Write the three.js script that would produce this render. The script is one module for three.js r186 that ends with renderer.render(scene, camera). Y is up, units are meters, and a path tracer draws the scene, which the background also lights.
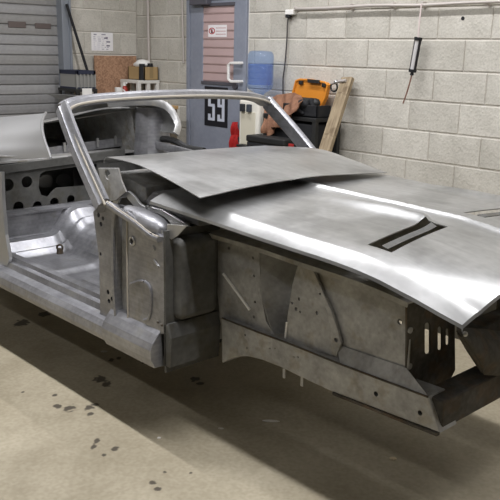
import * as THREE from 'three';
import { RectAreaLightUniformsLib } from 'three/addons/lights/RectAreaLightUniformsLib.js';
import { mergeGeometries, toCreasedNormals } from 'three/addons/utils/BufferGeometryUtils.js';
import { RoundedBoxGeometry } from 'three/addons/geometries/RoundedBoxGeometry.js';

// ---------------------------------------------------------------- camera
const F = 769.308, CY = -0.814862, CP = 0.252591, CR = 0.022152;
const EYE = new THREE.Vector3(2.03368, 1.61642, 2.45925);
const scene = new THREE.Scene();
const camera = new THREE.PerspectiveCamera(2 * Math.atan(250 / F) * 180 / Math.PI, 1, 0.05, 60);
const fwd = new THREE.Vector3(Math.sin(CY) * Math.cos(CP), -Math.sin(CP), -Math.cos(CY) * Math.cos(CP));
const r0 = new THREE.Vector3().crossVectors(fwd, new THREE.Vector3(0, 1, 0)).normalize();
const u0 = new THREE.Vector3().crossVectors(r0, fwd);
const right = r0.clone().multiplyScalar(Math.cos(CR)).addScaledVector(u0, Math.sin(CR));
const up = u0.clone().multiplyScalar(Math.cos(CR)).addScaledVector(r0, -Math.sin(CR));
camera.position.copy(EYE);
camera.quaternion.setFromRotationMatrix(new THREE.Matrix4().makeBasis(right, up, fwd.clone().negate()));
scene.add(camera);
// ---------------------------------------------------------------- exposure, background
const renderer = new THREE.WebGLRenderer({ antialias: true });
renderer.toneMapping = THREE.LinearToneMapping;
renderer.toneMappingExposure = 1.0;
renderer.shadowMap.enabled = true;
scene.background = new THREE.Color(0x000000);
RectAreaLightUniformsLib.init();
// rows of ceiling fluorescents: [x, z, length along x, intensity]
const LAMPS = [[-2.3, 1.1, 2.4, 120], [0.7, 1.1, 2.4, 120], [-1.7, -0.9, 2.4, 76], [1.2, -0.9, 2.4, 76], [-1.6, 3.5, 2.4, 26], [1.6, 3.5, 2.4, 26]];
const LAMP_Y = 3.3, LAMP_W = 0.13;

// ---------------------------------------------------------------- helpers
const V = (x, y, z) => new THREE.Vector3(x, y, z);
function ray(u, v) { return fwd.clone().addScaledVector(right, (u - 250) / F).addScaledVector(up, -(v - 250) / F); }
// a pixel meets a plane of the place
function onX(u, v, x) { const d = ray(u, v); return EYE.clone().addScaledVector(d, (x - EYE.x) / d.x); }
function onY(u, v, y) { const d = ray(u, v); return EYE.clone().addScaledVector(d, (y - EYE.y) / d.y); }
function onZ(u, v, z) { const d = ray(u, v); return EYE.clone().addScaledVector(d, (z - EYE.z) / d.z); }
let seed = 12345;
const rnd = () => { seed = (seed * 1664525 + 1013904223) >>> 0; return seed / 4294967296; };
const lerp = (a, b, t) => a + (b - a) * t, clamp = (x, a = 0, b = 1) => Math.min(b, Math.max(a, x));
const sstep = (a, b, x) => { const t = clamp((x - a) / (b - a)); return t * t * (3 - 2 * t); };
function hash(ix, iy, s) { let h = (ix * 374761393 + iy * 668265263 + s * 974711) | 0; h = Math.imul(h ^ (h >>> 13), 1274126177); return ((h ^ (h >>> 16)) >>> 0) / 4294967296; }
function vnoise(x, y, s, per) {
  const xi = Math.floor(x), yi = Math.floor(y), fx = x - xi, fy = y - yi;
  const w = per ? (a) => ((a % per) + per) % per : (a) => a;
  const a = hash(w(xi), w(yi), s), b = hash(w(xi + 1), w(yi), s), c = hash(w(xi), w(yi + 1), s), d = hash(w(xi + 1), w(yi + 1), s);
  const sx = fx * fx * (3 - 2 * fx), sy = fy * fy * (3 - 2 * fy);
  return lerp(lerp(a, b, sx), lerp(c, d, sx), sy);
}
function fbm(x, y, s, per, oct = 4) { let t = 0, a = 0.5, n = 0; for (let i = 0; i < oct; i++) { t += a * vnoise(x, y, s + i * 17, per); n += a; a *= 0.5; x *= 2; y *= 2; if (per) per *= 2; } return t / n; }
function tex(w, h, fn, srgb = true) {
  const d = new Uint8Array(w * h * 4);
  for (let j = 0; j < h; j++) for (let i = 0; i < w; i++) { const c = fn(i / w, j / h), k = (j * w + i) * 4; d[k] = clamp(c[0], 0, 255); d[k + 1] = clamp(c[1], 0, 255); d[k + 2] = clamp(c[2], 0, 255); d[k + 3] = 255; }
  const t = new THREE.DataTexture(d, w, h); t.wrapS = t.wrapT = THREE.RepeatWrapping; t.magFilter = THREE.LinearFilter; t.minFilter = THREE.LinearMipmapLinearFilter; t.generateMipmaps = true;
  if (srgb) t.colorSpace = THREE.SRGBColorSpace; t.needsUpdate = true; return t;
}
function canvasTex(w, h, draw) { const c = document.createElement('canvas'); c.width = w; c.height = h; draw(c.getContext('2d'), w, h); const t = new THREE.CanvasTexture(c); t.colorSpace = THREE.SRGBColorSpace; return t; }
// uv in metres from the dominant normal
function metreUV(g, ox = 0, oy = 0) {
  g = g.index ? g.toNonIndexed() : g; if (!g.attributes.normal) g.computeVertexNormals();
  const p = g.attributes.position, uv = new Float32Array(p.count * 2);
  const a = V(), b = V(), c = V(), n = V();
  for (let i = 0; i < p.count; i += 3) {
    a.fromBufferAttribute(p, i); b.fromBufferAttribute(p, i + 1); c.fromBufferAttribute(p, i + 2);
    n.crossVectors(b.clone().sub(a), c.clone().sub(a)); const ax = Math.abs(n.x), ay = Math.abs(n.y), az = Math.abs(n.z);
    [a, b, c].forEach((q, k) => { const e = ax > ay && ax > az ? [q.z, q.y] : ay > az ? [q.x, q.z] : [q.x, q.y]; uv[(i + k) * 2] = e[0] + ox; uv[(i + k) * 2 + 1] = e[1] + oy; });
  }
  g.setAttribute('uv', new THREE.BufferAttribute(uv, 2)); return g;
}
function mesh(name, g, m, parent = scene, uv = true) { if (uv) g = metreUV(g); const o = new THREE.Mesh(g, m); o.name = name; o.castShadow = o.receiveShadow = true; parent.add(o); return o; }
const used = {};
function numbered(n) { used[n] = (used[n] ?? -1) + 1; return used[n] ? n + '_' + String(used[n]).padStart(3, '0') : n; }
function thing(name, label, category, group) { const o = new THREE.Group(); o.name = numbered(name); scene.add(o); o.userData = { label, category }; if (group) o.userData.group = group; return o; }
function tag(o, label, category, group) { o.name = numbered(o.name); o.userData.label = label; o.userData.category = category; if (group) o.userData.group = group; return o; }
function struct(o, label) { o.userData.kind = 'structure'; if (label) o.userData.label = label; return o; }
const norm = (g) => { const o = g.index ? g.toNonIndexed() : g.clone(); for (const k of Object.keys(o.attributes)) if (!['position', 'normal'].includes(k)) o.deleteAttribute(k); return o; };
const merge = (...gs) => mergeGeometries(gs.flat().map(norm));
function box(x0, x1, y0, y1, z0, z1, r = 0) { const w = Math.abs(x1 - x0), h = Math.abs(y1 - y0), d = Math.abs(z1 - z0); const g = r ? new RoundedBoxGeometry(w, h, d, 2, Math.min(r, w / 2.01, h / 2.01, d / 2.01)) : new THREE.BoxGeometry(w, h, d); g.translate((x0 + x1) / 2, (y0 + y1) / 2, (z0 + z1) / 2); return g; }
function shapeOf(pts, holes = []) {
  const s = new THREE.Shape(pts.map(p => new THREE.Vector2(p[0], p[1])));
  for (const h of holes) { const q = new THREE.Path(); if (h.r) q.absellipse(h.x, h.y, h.r, h.ry ?? h.r, 0, Math.PI * 2, true); else q.setFromPoints(h.map(p => new THREE.Vector2(p[0], p[1]))); s.holes.push(q); }
  return s;
}
function extr(pts, holes, depth, bevel = 0.002, seg = 10) { return new THREE.ExtrudeGeometry(shapeOf(pts, holes), { depth: depth - 2 * bevel, bevelEnabled: bevel > 0, bevelThickness: bevel, bevelSize: bevel, bevelOffset: -bevel, bevelSegments: 1, curveSegments: seg, steps: 1 }).translate(0, 0, bevel); }
// sheet in a plane z = const, front face at z, outline in pixels; holes [u, v, radius in metres] or pixel loops
function sheetZ(px, z, th, holes = [], bevel = 0.0015) {
  const pts = px.map(([u, v]) => { const p = onZ(u, v, z); return [p.x, p.y]; });
  const hs = holes.map(h => h.length === 3 && typeof h[0] === 'number' ? (() => { const p = onZ(h[0], h[1], z); return { x: p.x, y: p.y, r: h[2] }; })() : h.map(([u, v]) => { const p = onZ(u, v, z); return [p.x, p.y]; }));
  return extr(pts, hs, th, bevel).translate(0, 0, z - th);
}
// sheet in a plane x = const, front face at x (towards +x)
function sheetX(px, x, th, holes = [], bevel = 0.0015) {
  const pts = px.map(([u, v]) => { const p = onX(u, v, x); return [-p.z, p.y]; });
  const hs = holes.map(h => h.length === 3 && typeof h[0] === 'number' ? (() => { const p = onX(h[0], h[1], x); return { x: -p.z, y: p.y, r: h[2] }; })() : h.map(([u, v]) => { const p = onX(u, v, x); return [-p.z, p.y]; }));
  return extr(pts, hs, th, bevel).rotateY(Math.PI / 2).translate(x - th, 0, 0);
}
// grid of points -> sheet with thickness; skip(i,j) leaves a cell out
function shell(P, th, dir, skip = () => false) {
  const n = P.length - 1, m = P[0].length - 1, pos = [], idx = [];
  const N = []; for (let i = 0; i <= n; i++) { N.push([]); for (let j = 0; j <= m; j++) { const a = P[Math.min(i + 1, n)][j].clone().sub(P[Math.max(i - 1, 0)][j]), b = P[i][Math.min(j + 1, m)].clone().sub(P[i][Math.max(j - 1, 0)]); const c = a.cross(b).normalize(); if (c.dot(dir) < 0) c.negate(); N[i].push(c); } }
  const id = (i, j, k) => ((i * (m + 1)) + j) * 2 + k;
  for (let i = 0; i <= n; i++) for (let j = 0; j <= m; j++) { const a = P[i][j], b = a.clone().addScaledVector(N[i][j], -th); pos.push(a.x, a.y, a.z, b.x, b.y, b.z); }
  const t = P[1][0].clone().sub(P[0][0]).cross(P[0][1].clone().sub(P[0][0])); const flip = t.dot(dir) < 0;
  const quad = (a, b, c, d) => { if (flip) idx.push(a, c, b, a, d, c); else idx.push(a, b, c, a, c, d); };
  const has = (i, j) => i >= 0 && j >= 0 && i < n && j < m && !skip(i, j);
  for (let i = 0; i < n; i++) for (let j = 0; j < m; j++) {
    if (!has(i, j)) continue;
    quad(id(i, j, 0), id(i + 1, j, 0), id(i + 1, j + 1, 0), id(i, j + 1, 0));
    quad(id(i, j, 1), id(i, j + 1, 1), id(i + 1, j + 1, 1), id(i + 1, j, 1));
    if (!has(i - 1, j)) quad(id(i, j, 0), id(i, j + 1, 0), id(i, j + 1, 1), id(i, j, 1));
    if (!has(i + 1, j)) quad(id(i + 1, j + 1, 0), id(i + 1, j, 0), id(i + 1, j, 1), id(i + 1, j + 1, 1));
    if (!has(i, j - 1)) quad(id(i + 1, j, 0), id(i, j, 0), id(i, j, 1), id(i + 1, j, 1));
    if (!has(i, j + 1)) quad(id(i, j + 1, 0), id(i + 1, j + 1, 0), id(i + 1, j + 1, 1), id(i, j + 1, 1));
  }
  const g = new THREE.BufferGeometry(); g.setAttribute('position', new THREE.Float32BufferAttribute(pos, 3)); g.setIndex(idx);
  return toCreasedNormals(g, 0.6);
}
// sweep a closed profile [[a,b],..] along points; a runs along side, b along the frame's up
function sweep(path, prof, hint = V(0, 1, 0), scale = () => 1, crease = 0.7) {
  const n = path.length, m = prof.length, pos = [], idx = [];
  for (let i = 0; i < n; i++) {
    const t = path[Math.min(i + 1, n - 1)].clone().sub(path[Math.max(i - 1, 0)]).normalize();
    const h = typeof hint === 'function' ? hint(i / (n - 1)) : hint;
    const s = new THREE.Vector3().crossVectors(t, h).normalize(), b = new THREE.Vector3().crossVectors(s, t).normalize(), k = scale(i / (n - 1));
    for (const [x, y] of prof) { const p = path[i].clone().addScaledVector(s, x * k).addScaledVector(b, y * k); pos.push(p.x, p.y, p.z); }
  }
  for (let i = 0; i < n - 1; i++) for (let j = 0; j < m; j++) { const a = i * m + j, b = i * m + (j + 1) % m, c = a + m, d = b + m; idx.push(a, c, b, b, c, d); }
  const cap = THREE.ShapeUtils.triangulateShape(prof.map(p => new THREE.Vector2(p[0], p[1])), []);
  for (const [a, b, c] of cap) { idx.push(a, b, c); const o = (n - 1) * m; idx.push(o + a, o + c, o + b); }
  const g = new THREE.BufferGeometry(); g.setAttribute('position', new THREE.Float32BufferAttribute(pos, 3)); g.setIndex(idx);
  return toCreasedNormals(g, crease);
}
const rrect = (w, h, r, n = 3) => { const o = []; for (const [cx, cy, a] of [[w / 2 - r, h / 2 - r, 0], [-w / 2 + r, h / 2 - r, 1], [-w / 2 + r, -h / 2 + r, 2], [w / 2 - r, -h / 2 + r, 3]]) for (let i = 0; i <= n; i++) { const t = (a + i / n) * Math.PI / 2; o.push([cx + r * Math.cos(t), cy + r * Math.sin(t)]); } return o; };
const circ = (r, n = 12) => Array.from({ length: n }, (_, i) => [r * Math.cos(i / n * 2 * Math.PI), r * Math.sin(i / n * 2 * Math.PI)]);
const spline = (pts, n = 24, tension = 0.5) => new THREE.CatmullRomCurve3(pts, false, 'catmullrom', tension).getPoints(n);
const tube = (pts, r, n = 24, k = 8) => sweep(pts.length > 2 ? spline(pts, n) : pts, circ(r, k), Math.abs(pts[pts.length - 1].clone().sub(pts[0]).normalize().y) > 0.8 ? V(1, 0, 0.01) : V(0, 1, 0.01));
const mirror = (g) => { const o = norm(g).scale(1, 1, -1), p = o.attributes.position, nn = o.attributes.normal; for (let i = 0; i < p.count; i += 3) for (const at of [p, nn]) for (let k = 0; k < 3; k++) { const t = at.array[(i + 1) * 3 + k]; at.array[(i + 1) * 3 + k] = at.array[(i + 2) * 3 + k]; at.array[(i + 2) * 3 + k] = t; } return o; };
const std = (o) => new THREE.MeshStandardMaterial(o);
const rep = (t, s) => { const c = t.clone(); c.repeat.set(s, s); c.needsUpdate = true; return c; };

// ---------------------------------------------------------------- materials
const metalCol = tex(512, 512, (x, y) => { const a = fbm(x * 5, y * 5, 3, 5), b = fbm(x * 40, y * 40, 9, 40, 2), s = fbm(x * 6, y * 160, 21, 6, 1); const st = sstep(0.62, 0.78, fbm(x * 9, y * 9, 31, 9)); const v = 148 + (a - 0.5) * 56 + (b - 0.5) * 20 + (s - 0.5) * 10; return [v - st * 5, v - st * 6, v + 2 - st * 10]; });
const metalRough = tex(512, 512, (x, y) => { const a = fbm(x * 6, y * 6, 41, 6), b = fbm(x * 50, y * 50, 43, 50, 2); const v = 255 * clamp(0.78 + (a - 0.5) * 0.3 + (b - 0.5) * 0.05, 0.2, 1); return [v, v, v]; }, false);
const hoodCol = tex(512, 512, (x, y) => { const a = fbm(x * 4, y * 4, 53, 4), b = fbm(x * 60, y * 60, 59, 60, 2), s = fbm(x * 3 + a, y * 90, 61, 0, 2), d = sstep(0.5, 0.72, fbm(x * 6, y * 6, 67, 6)); const v = 170 + (a - 0.5) * 62 + (b - 0.5) * 16 + (s - 0.5) * 16 - d * 22; return [v, v, v - 3]; });
const grimeCol = tex(512, 512, (x, y) => { const a = fbm(x * 6, y * 6, 71, 6), b = fbm(x * 45, y * 45, 73, 45, 3), r = sstep(0.52, 0.72, fbm(x * 10, y * 10, 79, 10)); const v = 158 + (a - 0.5) * 54 + (b - 0.5) * 30; return [v + 1 - r * 8, v - r * 11, v - 4 - r * 17]; });
const rustCol = tex(256, 256, (x, y) => { const a = fbm(x * 6, y * 6, 83, 6), r = sstep(0.45, 0.7, fbm(x * 9, y * 9, 89, 9)), b = fbm(x * 40, y * 40, 97, 40, 2); const v = 82 + (a - 0.5) * 46 + (b - 0.5) * 24; return [v + r * 9, v - 4, v - 12 - r * 8]; });
const M = {
  steel: std({ map: rep(metalCol, 1.6), roughnessMap: rep(metalRough, 1.6), roughness: 0.52, metalness: 0.72 }),
  hood: std({ map: rep(hoodCol, 0.75), roughnessMap: rep(metalRough, 0.8), roughness: 0.42, metalness: 0.75 }),
  apron: std({ map: rep(grimeCol, 1.7), roughnessMap: rep(metalRough, 1.7), roughness: 0.75, metalness: 0.25 }),
  rust: std({ map: rep(rustCol, 2), roughness: 0.85, metalness: 0.2 }),
  shiny: std({ color: 0xbcbcba, roughness: 0.36, metalness: 0.8 }),
  smooth: std({ map: rep(metalCol, 1.2), roughness: 0.42, metalness: 0.7 }),
  primerShade: std({ map: rep(grimeCol, 1.3), color: 0x8b8b88, roughness: 0.7, metalness: 0.3 }),  // dark primer tone; on the rear bulkhead it carries cabin shade
  under: std({ map: rep(rustCol, 2), color: 0xd8d8d8, roughness: 0.8, metalness: 0.2 }),
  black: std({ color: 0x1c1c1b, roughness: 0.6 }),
  darkpaint: std({ color: 0x2b2b29, roughness: 0.55, metalness: 0.2 }),
  sealer: std({ color: 0xa9a294, roughness: 0.9 }),
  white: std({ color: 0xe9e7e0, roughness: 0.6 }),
  pipe: std({ color: 0xbdb6ae, roughness: 0.5, metalness: 0.3 }),
  rubber: std({ color: 0x17181a, roughness: 0.8 }),
};
// ---------------------------------------------------------------- room
const WZ = -2.1, WX = -4.5, XE = 5.2, ZE = 5.4, CEIL = 3.5;
{
  // floor: poured concrete with oil spots where the photograph shows them
  const FX0 = WX - 0.2, FX1 = XE + 0.2, FZ0 = WZ - 0.2, FZ1 = ZE + 0.2;
  const spots = [[100, 379, 9, 4], [106, 384, 6, 3], [111, 360, 4, 2], [21, 323, 10, 4], [44, 314, 9, 3], [57, 406, 5, 2.5], [69, 408, 8, 4], [89, 407, 6, 4], [95, 405, 4, 2], [90, 414, 5, 2.5], [93, 446, 3.5, 4], [96, 441, 3.5, 4], [114, 448, 4.5, 3], [103, 455, 2.5, 1.5], [151, 483, 5, 3], [157, 489, 4, 2.5], [194, 379, 6, 3], [200, 383, 5, 2.4], [54, 395, 3, 1.5], [164, 472, 2, 1.3], [190, 473, 2, 1.2], [22, 392, 1.5, 1.2], [118, 358, 3, 1.5], [142, 363, 2, 1]].map(([u, v, a, b]) => { const p = onY(u, v, 0), q = onY(u + a / 2, v, 0), s = onY(u, v + b, 0); return [p.x, p.z, p.distanceTo(q) * 1.5, p.distanceTo(s) * 0.8]; });
  const W = 2048, H = Math.round(2048 * (FZ1 - FZ0) / (FX1 - FX0));
  const floorTex = tex(W, H, (a, b) => {
    const x = lerp(FX0, FX1, a), z = lerp(FZ1, FZ0, b);
    const big = fbm(x * 1.1 + 20, z * 1.1 + 20, 5, 0, 4), mid = fbm(x * 5 + 40, z * 5 + 40, 7, 0, 3), fine = vnoise(x * 95 + 400, z * 95 + 400, 11) - 0.5, blot = sstep(0.56, 0.74, fbm(x * 2.3 + 9, z * 2.3 + 9, 13, 0, 4));
    let v = 160 + (big - 0.5) * 30 + (mid - 0.5) * 26 + fine * 16 - blot * 9;
    let c = [v + 7, v - 3, v - 27];
    for (const [sx, sz, r1, r2] of spots) { const dx = x - sx, dz = z - sz; const al = (dx * 0.69 - dz * 0.72), ac = (dx * 0.72 + dz * 0.69); const d = Math.hypot(al / r1, ac / r2) + (vnoise(x * 60, z * 60, 19) - 0.5) * 0.9; const k = 0.72 * (1 - sstep(0.75, 1.1, d)); if (k > 0) c = c.map((q, i) => lerp(q, [48, 42, 33][i], k)); }
    return c;
  });
  const g = box(FX0, FX1, -0.15, 0, FZ0, FZ1).toNonIndexed(); const p = g.attributes.position, uv = g.attributes.uv;
  for (let i = 0; i < p.count; i++) uv.setXY(i, (p.getX(i) - FX0) / (FX1 - FX0), (FZ1 - p.getZ(i)) / (FZ1 - FZ0));
  const rough = tex(512, 512, (x, y) => { const v = 255 * clamp(0.66 + (fbm(x * 8, y * 8, 101, 8) - 0.5) * 0.5, 0, 1); return [v, v, v]; }, false);
  struct(mesh('floor', g, std({ map: floorTex, roughnessMap: rough, roughness: 1 }), scene, false), 'worn beige concrete garage floor with dark oil spots');

  // walls: mortar core with separate concrete blocks standing proud of it
  const blockTex = (s, tone) => tex(256, 256, (x, y) => { const a = fbm(x * 5, y * 5, s, 5), b = fbm(x * 60, y * 60, s + 5, 60, 2), pit = sstep(0.68, 0.8, vnoise(x * 70, y * 70, s + 9, 70)); const v = tone + (a - 0.5) * 26 + (b - 0.5) * 14 - pit * 9; return [v + 3, v - 1, v - 13]; });
  const blockBump = tex(256, 256, (x, y) => { const v = 255 * (0.55 * fbm(x * 50, y * 50, 7, 50, 2) + 0.45 * fbm(x * 9, y * 9, 8, 9)); return [v, v, v]; }, false);
  const bm = [190, 186, 194, 182].map((t, i) => std({ map: rep(blockTex(200 + i * 20, t), 1.7), bumpMap: rep(blockBump, 1.7), bumpScale: 0.004, roughness: 0.95 }));
  const mortar = std({ color: 0xd4cfc4, roughness: 1, bumpMap: rep(blockBump, 3), bumpScale: 0.003 });
  const plain = std({ map: rep(blockTex(333, 96), 0.8), roughness: 0.95 });
  const ceilm = std({ color: 0x6e6a64, roughness: 0.95 });
  const T = 0.25;
  const wr = struct(mesh('wall_right', box(WX - T, XE + T, -0.1, CEIL + 0.1, WZ - T, WZ - 0.004), mortar), 'grey concrete block wall with pale mortar joints');
  const wl = struct(mesh('wall_left', merge(box(WX - T, WX - 0.004, -0.1, CEIL + 0.1, WZ, -1.29), box(WX - T, WX - 0.004, -0.1, CEIL + 0.1, 2.4, ZE + T), box(WX - T, WX - 0.004, 2.75, CEIL + 0.1, -1.29, 2.4), box(WX - T, WX - 0.12, -0.1, 2.75, -1.29, 2.4)), mortar), 'concrete block wall around the roller shutter');
  struct(mesh('wall_front', box(XE, XE + T, -0.1, CEIL + 0.1, WZ, ZE + T), plain));
  struct(mesh('wall_near', box(WX, XE, -0.1, CEIL + 0.1, ZE, ZE + T), plain));
  struct(mesh('ceiling', box(WX - T, XE + T, CEIL, CEIL + 0.15, WZ - T, ZE + T), ceilm));
  const CH = 0.205, CL = 0.40, Y0 = 1.72 - 8 * CH;
  const geos = {};
  function blockGeo(L, v) { // proud block with chamfered arrises, facing +z
    const key = L.toFixed(3) + '_' + v; if (geos[key]) return geos[key];
    const w = L / 2, h = (CH - 0.011) / 2, c = 0.004, z = 0.004, b = -0.03;
    const A = [[-w, -h], [w, -h], [w, h], [-w, h]], B = [[-w + c, -h + c], [w - c, -h + c], [w - c, h - c], [-w + c, h - c]];
    const pos = []; const tri = (...q) => q.forEach(k => pos.push(...k)); const quad = (a, b2, c2, d) => { tri(a, b2, c2); tri(a, c2, d); };
    const Fz = B.map(p => [...p, z]), S = A.map(p => [...p, z - c]), K = A.map(p => [...p, b]);
    quad(Fz[0], Fz[1], Fz[2], Fz[3]); for (let i = 0; i < 4; i++) { const j = (i + 1) % 4; quad(S[i], S[j], Fz[j], Fz[i]); quad(K[i], K[j], S[j], S[i]); }
    const g2 = new THREE.BufferGeometry(); g2.setAttribute('position', new THREE.Float32BufferAttribute(pos, 3)); g2.computeVertexNormals();
    return geos[key] = metreUV(g2, v * 0.37 + 0.2, v * 0.61);
  }
  const DX0 = -3.70, DX1 = -2.87, DY = 2.08; // door opening with its frame
  let k = 0;
  for (let r = 0; r < 12; r++) {
    const y = Y0 + (r + 0.5) * CH, ph = r % 2 ? -0.80 : -0.62;
    // right wall, joints as read from the photograph
    for (let i = -10; i <= 5; i++) {
      let a = ph + i * CL, b = a + CL; a = Math.max(a, WX); b = Math.min(b, 1.4);
      const spans = []; if (b - a < 0.05) continue;
      if (y - CH / 2 < DY - 0.02 && b > DX0 && a < DX1) { if (DX0 - a > 0.05) spans.push([a, DX0]); if (b - DX1 > 0.05) spans.push([DX1, b]); } else spans.push([a, b]);
      for (const [s, e] of spans) { const o = mesh(k ? 'block_' + String(k).padStart(3, '0') : 'block', blockGeo(Math.round((e - s - 0.005) * 200) / 200, k % 5), bm[Math.floor(rnd() * 4)], wr, false); o.position.set((s + e) / 2, y, WZ + (rnd() - 0.5) * 0.003); k++; }
    }
  }
  let q = 0;
  for (let r = 0; r < 13; r++) { const y = Y0 + 0.04 + (r + 0.5) * CH, ph = r % 2 ? 0.2 : 0;
    for (let i = -1; i < 3; i++) { const a = Math.max(WZ + 0.005, WZ + i * CL + ph), b = Math.min(-1.30, WZ + (i + 1) * CL + ph); if (b - a < 0.05) continue;
      const o = mesh(q ? 'block_' + String(q).padStart(3, '0') : 'block', blockGeo(Math.round((b - a - 0.005) * 200) / 200, q % 5), bm[Math.floor(rnd() * 4)], wl, false); o.rotation.y = Math.PI / 2; o.position.set(WX, y, (a + b) / 2); q++; } }

  // roller shutter, slat by slat
  const sh = struct(new THREE.Group(), 'grey steel roller shutter of ribbed horizontal slats'); sh.name = 'door_1'; scene.add(sh);
  const slatTex = tex(256, 256, (x, y) => { const v = 152 + (fbm(x * 6, y * 6, 301, 6) - 0.5) * 20 + (fbm(x * 50, y * 50, 303, 50, 2) - 0.5) * 14; return [v + 1, v, v - 2]; });
  const slatM = [0xffffff, 0xf0efec, 0xe6e6e6].map(c => std({ map: rep(slatTex, 0.9), color: c, roughness: 0.6, metalness: 0.25 }));
  const SP = 0.0872, prof = [[-0.012, -SP / 2 + 0.001], [0.004, -SP / 2 + 0.001], [0.010, -SP / 2 + 0.009], [0.012, 0], [0.010, SP / 2 - 0.016], [0.002, SP / 2 - 0.006], [-0.004, SP / 2 - 0.001], [-0.012, SP / 2 - 0.001]];
  const slatG = extr(prof, [], 3.62, 0, 1); // profile (x,y) along z
  const slatG2 = metreUV(slatG.translate(0, 0, -1.27));
  for (let i = 0; i < 31; i++) { const o = mesh(i ? 'slat_' + String(i).padStart(3, '0') : 'slat', slatG2, slatM[Math.floor(rnd() * 3)], sh, false); o.position.set(WX - 0.075, 0.06 + (i + 0.5) * SP, 0); }
  const railM = std({ color: 0x8f949a, roughness: 0.5, metalness: 0.4 });
  mesh('guide_rail', merge(box(WX - 0.11, WX + 0.03, 0, 2.8, -1.335, -1.262, 0.004), box(WX - 0.05, WX + 0.045, 0, 2.8, -1.35, -1.33, 0.003)), railM, sh);
  mesh('bottom_bar', box(WX - 0.10, WX - 0.045, 0, 0.06, -1.27, 2.35, 0.006), railM, sh);
  const plM = std({ color: 0x5f5550, roughness: 0.7 });
  for (const [a, b] of [[[8, 21], [26, 28]], [[35, 23], [51, 29]]]) { const p = onX(a[0], a[1], WX - 0.06), s = onX(b[0], b[1], WX - 0.06); mesh('vent_plate', box(WX - 0.066, WX - 0.056, s.y, p.y, s.z, p.z, 0.003), plM, sh); }
}
// ---------------------------------------------------------------- ceiling lamps (above the frame)
for (const [x, z, L, I] of LAMPS) {
  const t = thing('ceiling_light', 'white fluorescent batten hanging under the garage ceiling', 'light', 'fluorescent battens under the ceiling');
  mesh('housing', box(x - L / 2 - 0.04, x + L / 2 + 0.04, LAMP_Y + 0.01, LAMP_Y + 0.09, z - LAMP_W / 2, z + LAMP_W / 2, 0.01), M.white, t);
  for (const s of [-1, 1]) mesh('hanger', tube([V(x + s * L / 3, LAMP_Y + 0.085, z), V(x + s * L / 3, CEIL, z)], 0.006), M.pipe, t);
  mesh('diffuser', box(x - L / 2, x + L / 2, LAMP_Y - 0.01, LAMP_Y + 0.012, z - LAMP_W / 2 + 0.01, z + LAMP_W / 2 - 0.01, 0.005), std({ color: 0xffffff, emissive: 0xfafaff, emissiveIntensity: 3 }), t);
  const l = new THREE.RectAreaLight(0xf9f9ff, I, L, LAMP_W - 0.04); l.position.set(x, LAMP_Y - 0.02, z); l.rotation.x = -Math.PI / 2; l.castShadow = true; scene.add(l);
}
// ---------------------------------------------------------------- the car shell (x forward, z to its right side)
const car = thing('car_body_shell', 'stripped bare metal convertible car body without doors, fenders or wheels', 'car body');
const cp = (n, g, m = M.steel, par = car) => mesh(n, g, m, par);
const ZS = 0.71, ZA = 0.46;
// --- hood: a crowned skin with rolled right and left edges, centre crease and two louvre slots
const hoodEdge = [[100, 186, 0.665], [161, 206, 0.668], [210, 222, 0.670], [260, 239, 0.670], [340, 266, 0.665], [404, 295, 0.645], [440, 315, 0.622], [462, 327, 0.600]].map(([u, v, z]) => onZ(u, v, z));
const hoodCurve = new THREE.CatmullRomCurve3(hoodEdge, false, 'catmullrom', 0.5).getPoints(200); hoodEdge.splice(0, hoodEdge.length, ...hoodCurve);
function edgeAt(x) { const E = hoodEdge; let i = 0; while (i < E.length - 2 && x > E[i + 1].x) i++; const t = (x - E[i].x) / (E[i + 1].x - E[i].x); return { y: lerp(E[i].y, E[i + 1].y, t), z: lerp(E[i].z, E[i + 1].z, t) }; }
const HX0 = -0.46, HX1 = hoodEdge[hoodEdge.length - 1].x;
const hoodMid = (x) => lerp(1.050, 1.03, clamp((x + 0.034) / 0.742, -1, 1.4)) - 0.06 * sstep(0.55, 1.05, x);
function hoodY(x, z) {
  const e = edgeAt(x), az = Math.abs(z), c = hoodMid(x), zf = e.z - 0.075, yf = e.y + 0.033;
  let y = az < zf ? lerp(c, yf, (az / zf) ** lerp(2.2, 3.6, sstep(0.4, 0.9, x))) : lerp(yf, e.y + 0.006, ((az - zf) / 0.075) ** 1.25);
  y += 0.017 * Math.exp(-Math.abs(z) / 0.022) * (1 - sstep(0.78, 0.95, x));
  for (const s of [0.115, -0.53]) { const w = sstep(-0.2, 0.35, x) * (1 - sstep(0.49, 0.53, x)); y += 0.026 * w * Math.exp(-(((z - s) / (z > s ? 0.055 : 0.02)) ** 2)); }
  return y;
}
const SL = { x0: 0.505, x1: 0.60, z: [[0.125, 0.515], [-0.515, -0.125]] };
const slotSkew = (x, z) => 0.12 * (Math.min(Math.abs(z), 0.55) - 0.32) * sstep(0.30, 0.49, x) * (1 - sstep(0.62, 0.80, x));
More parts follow.
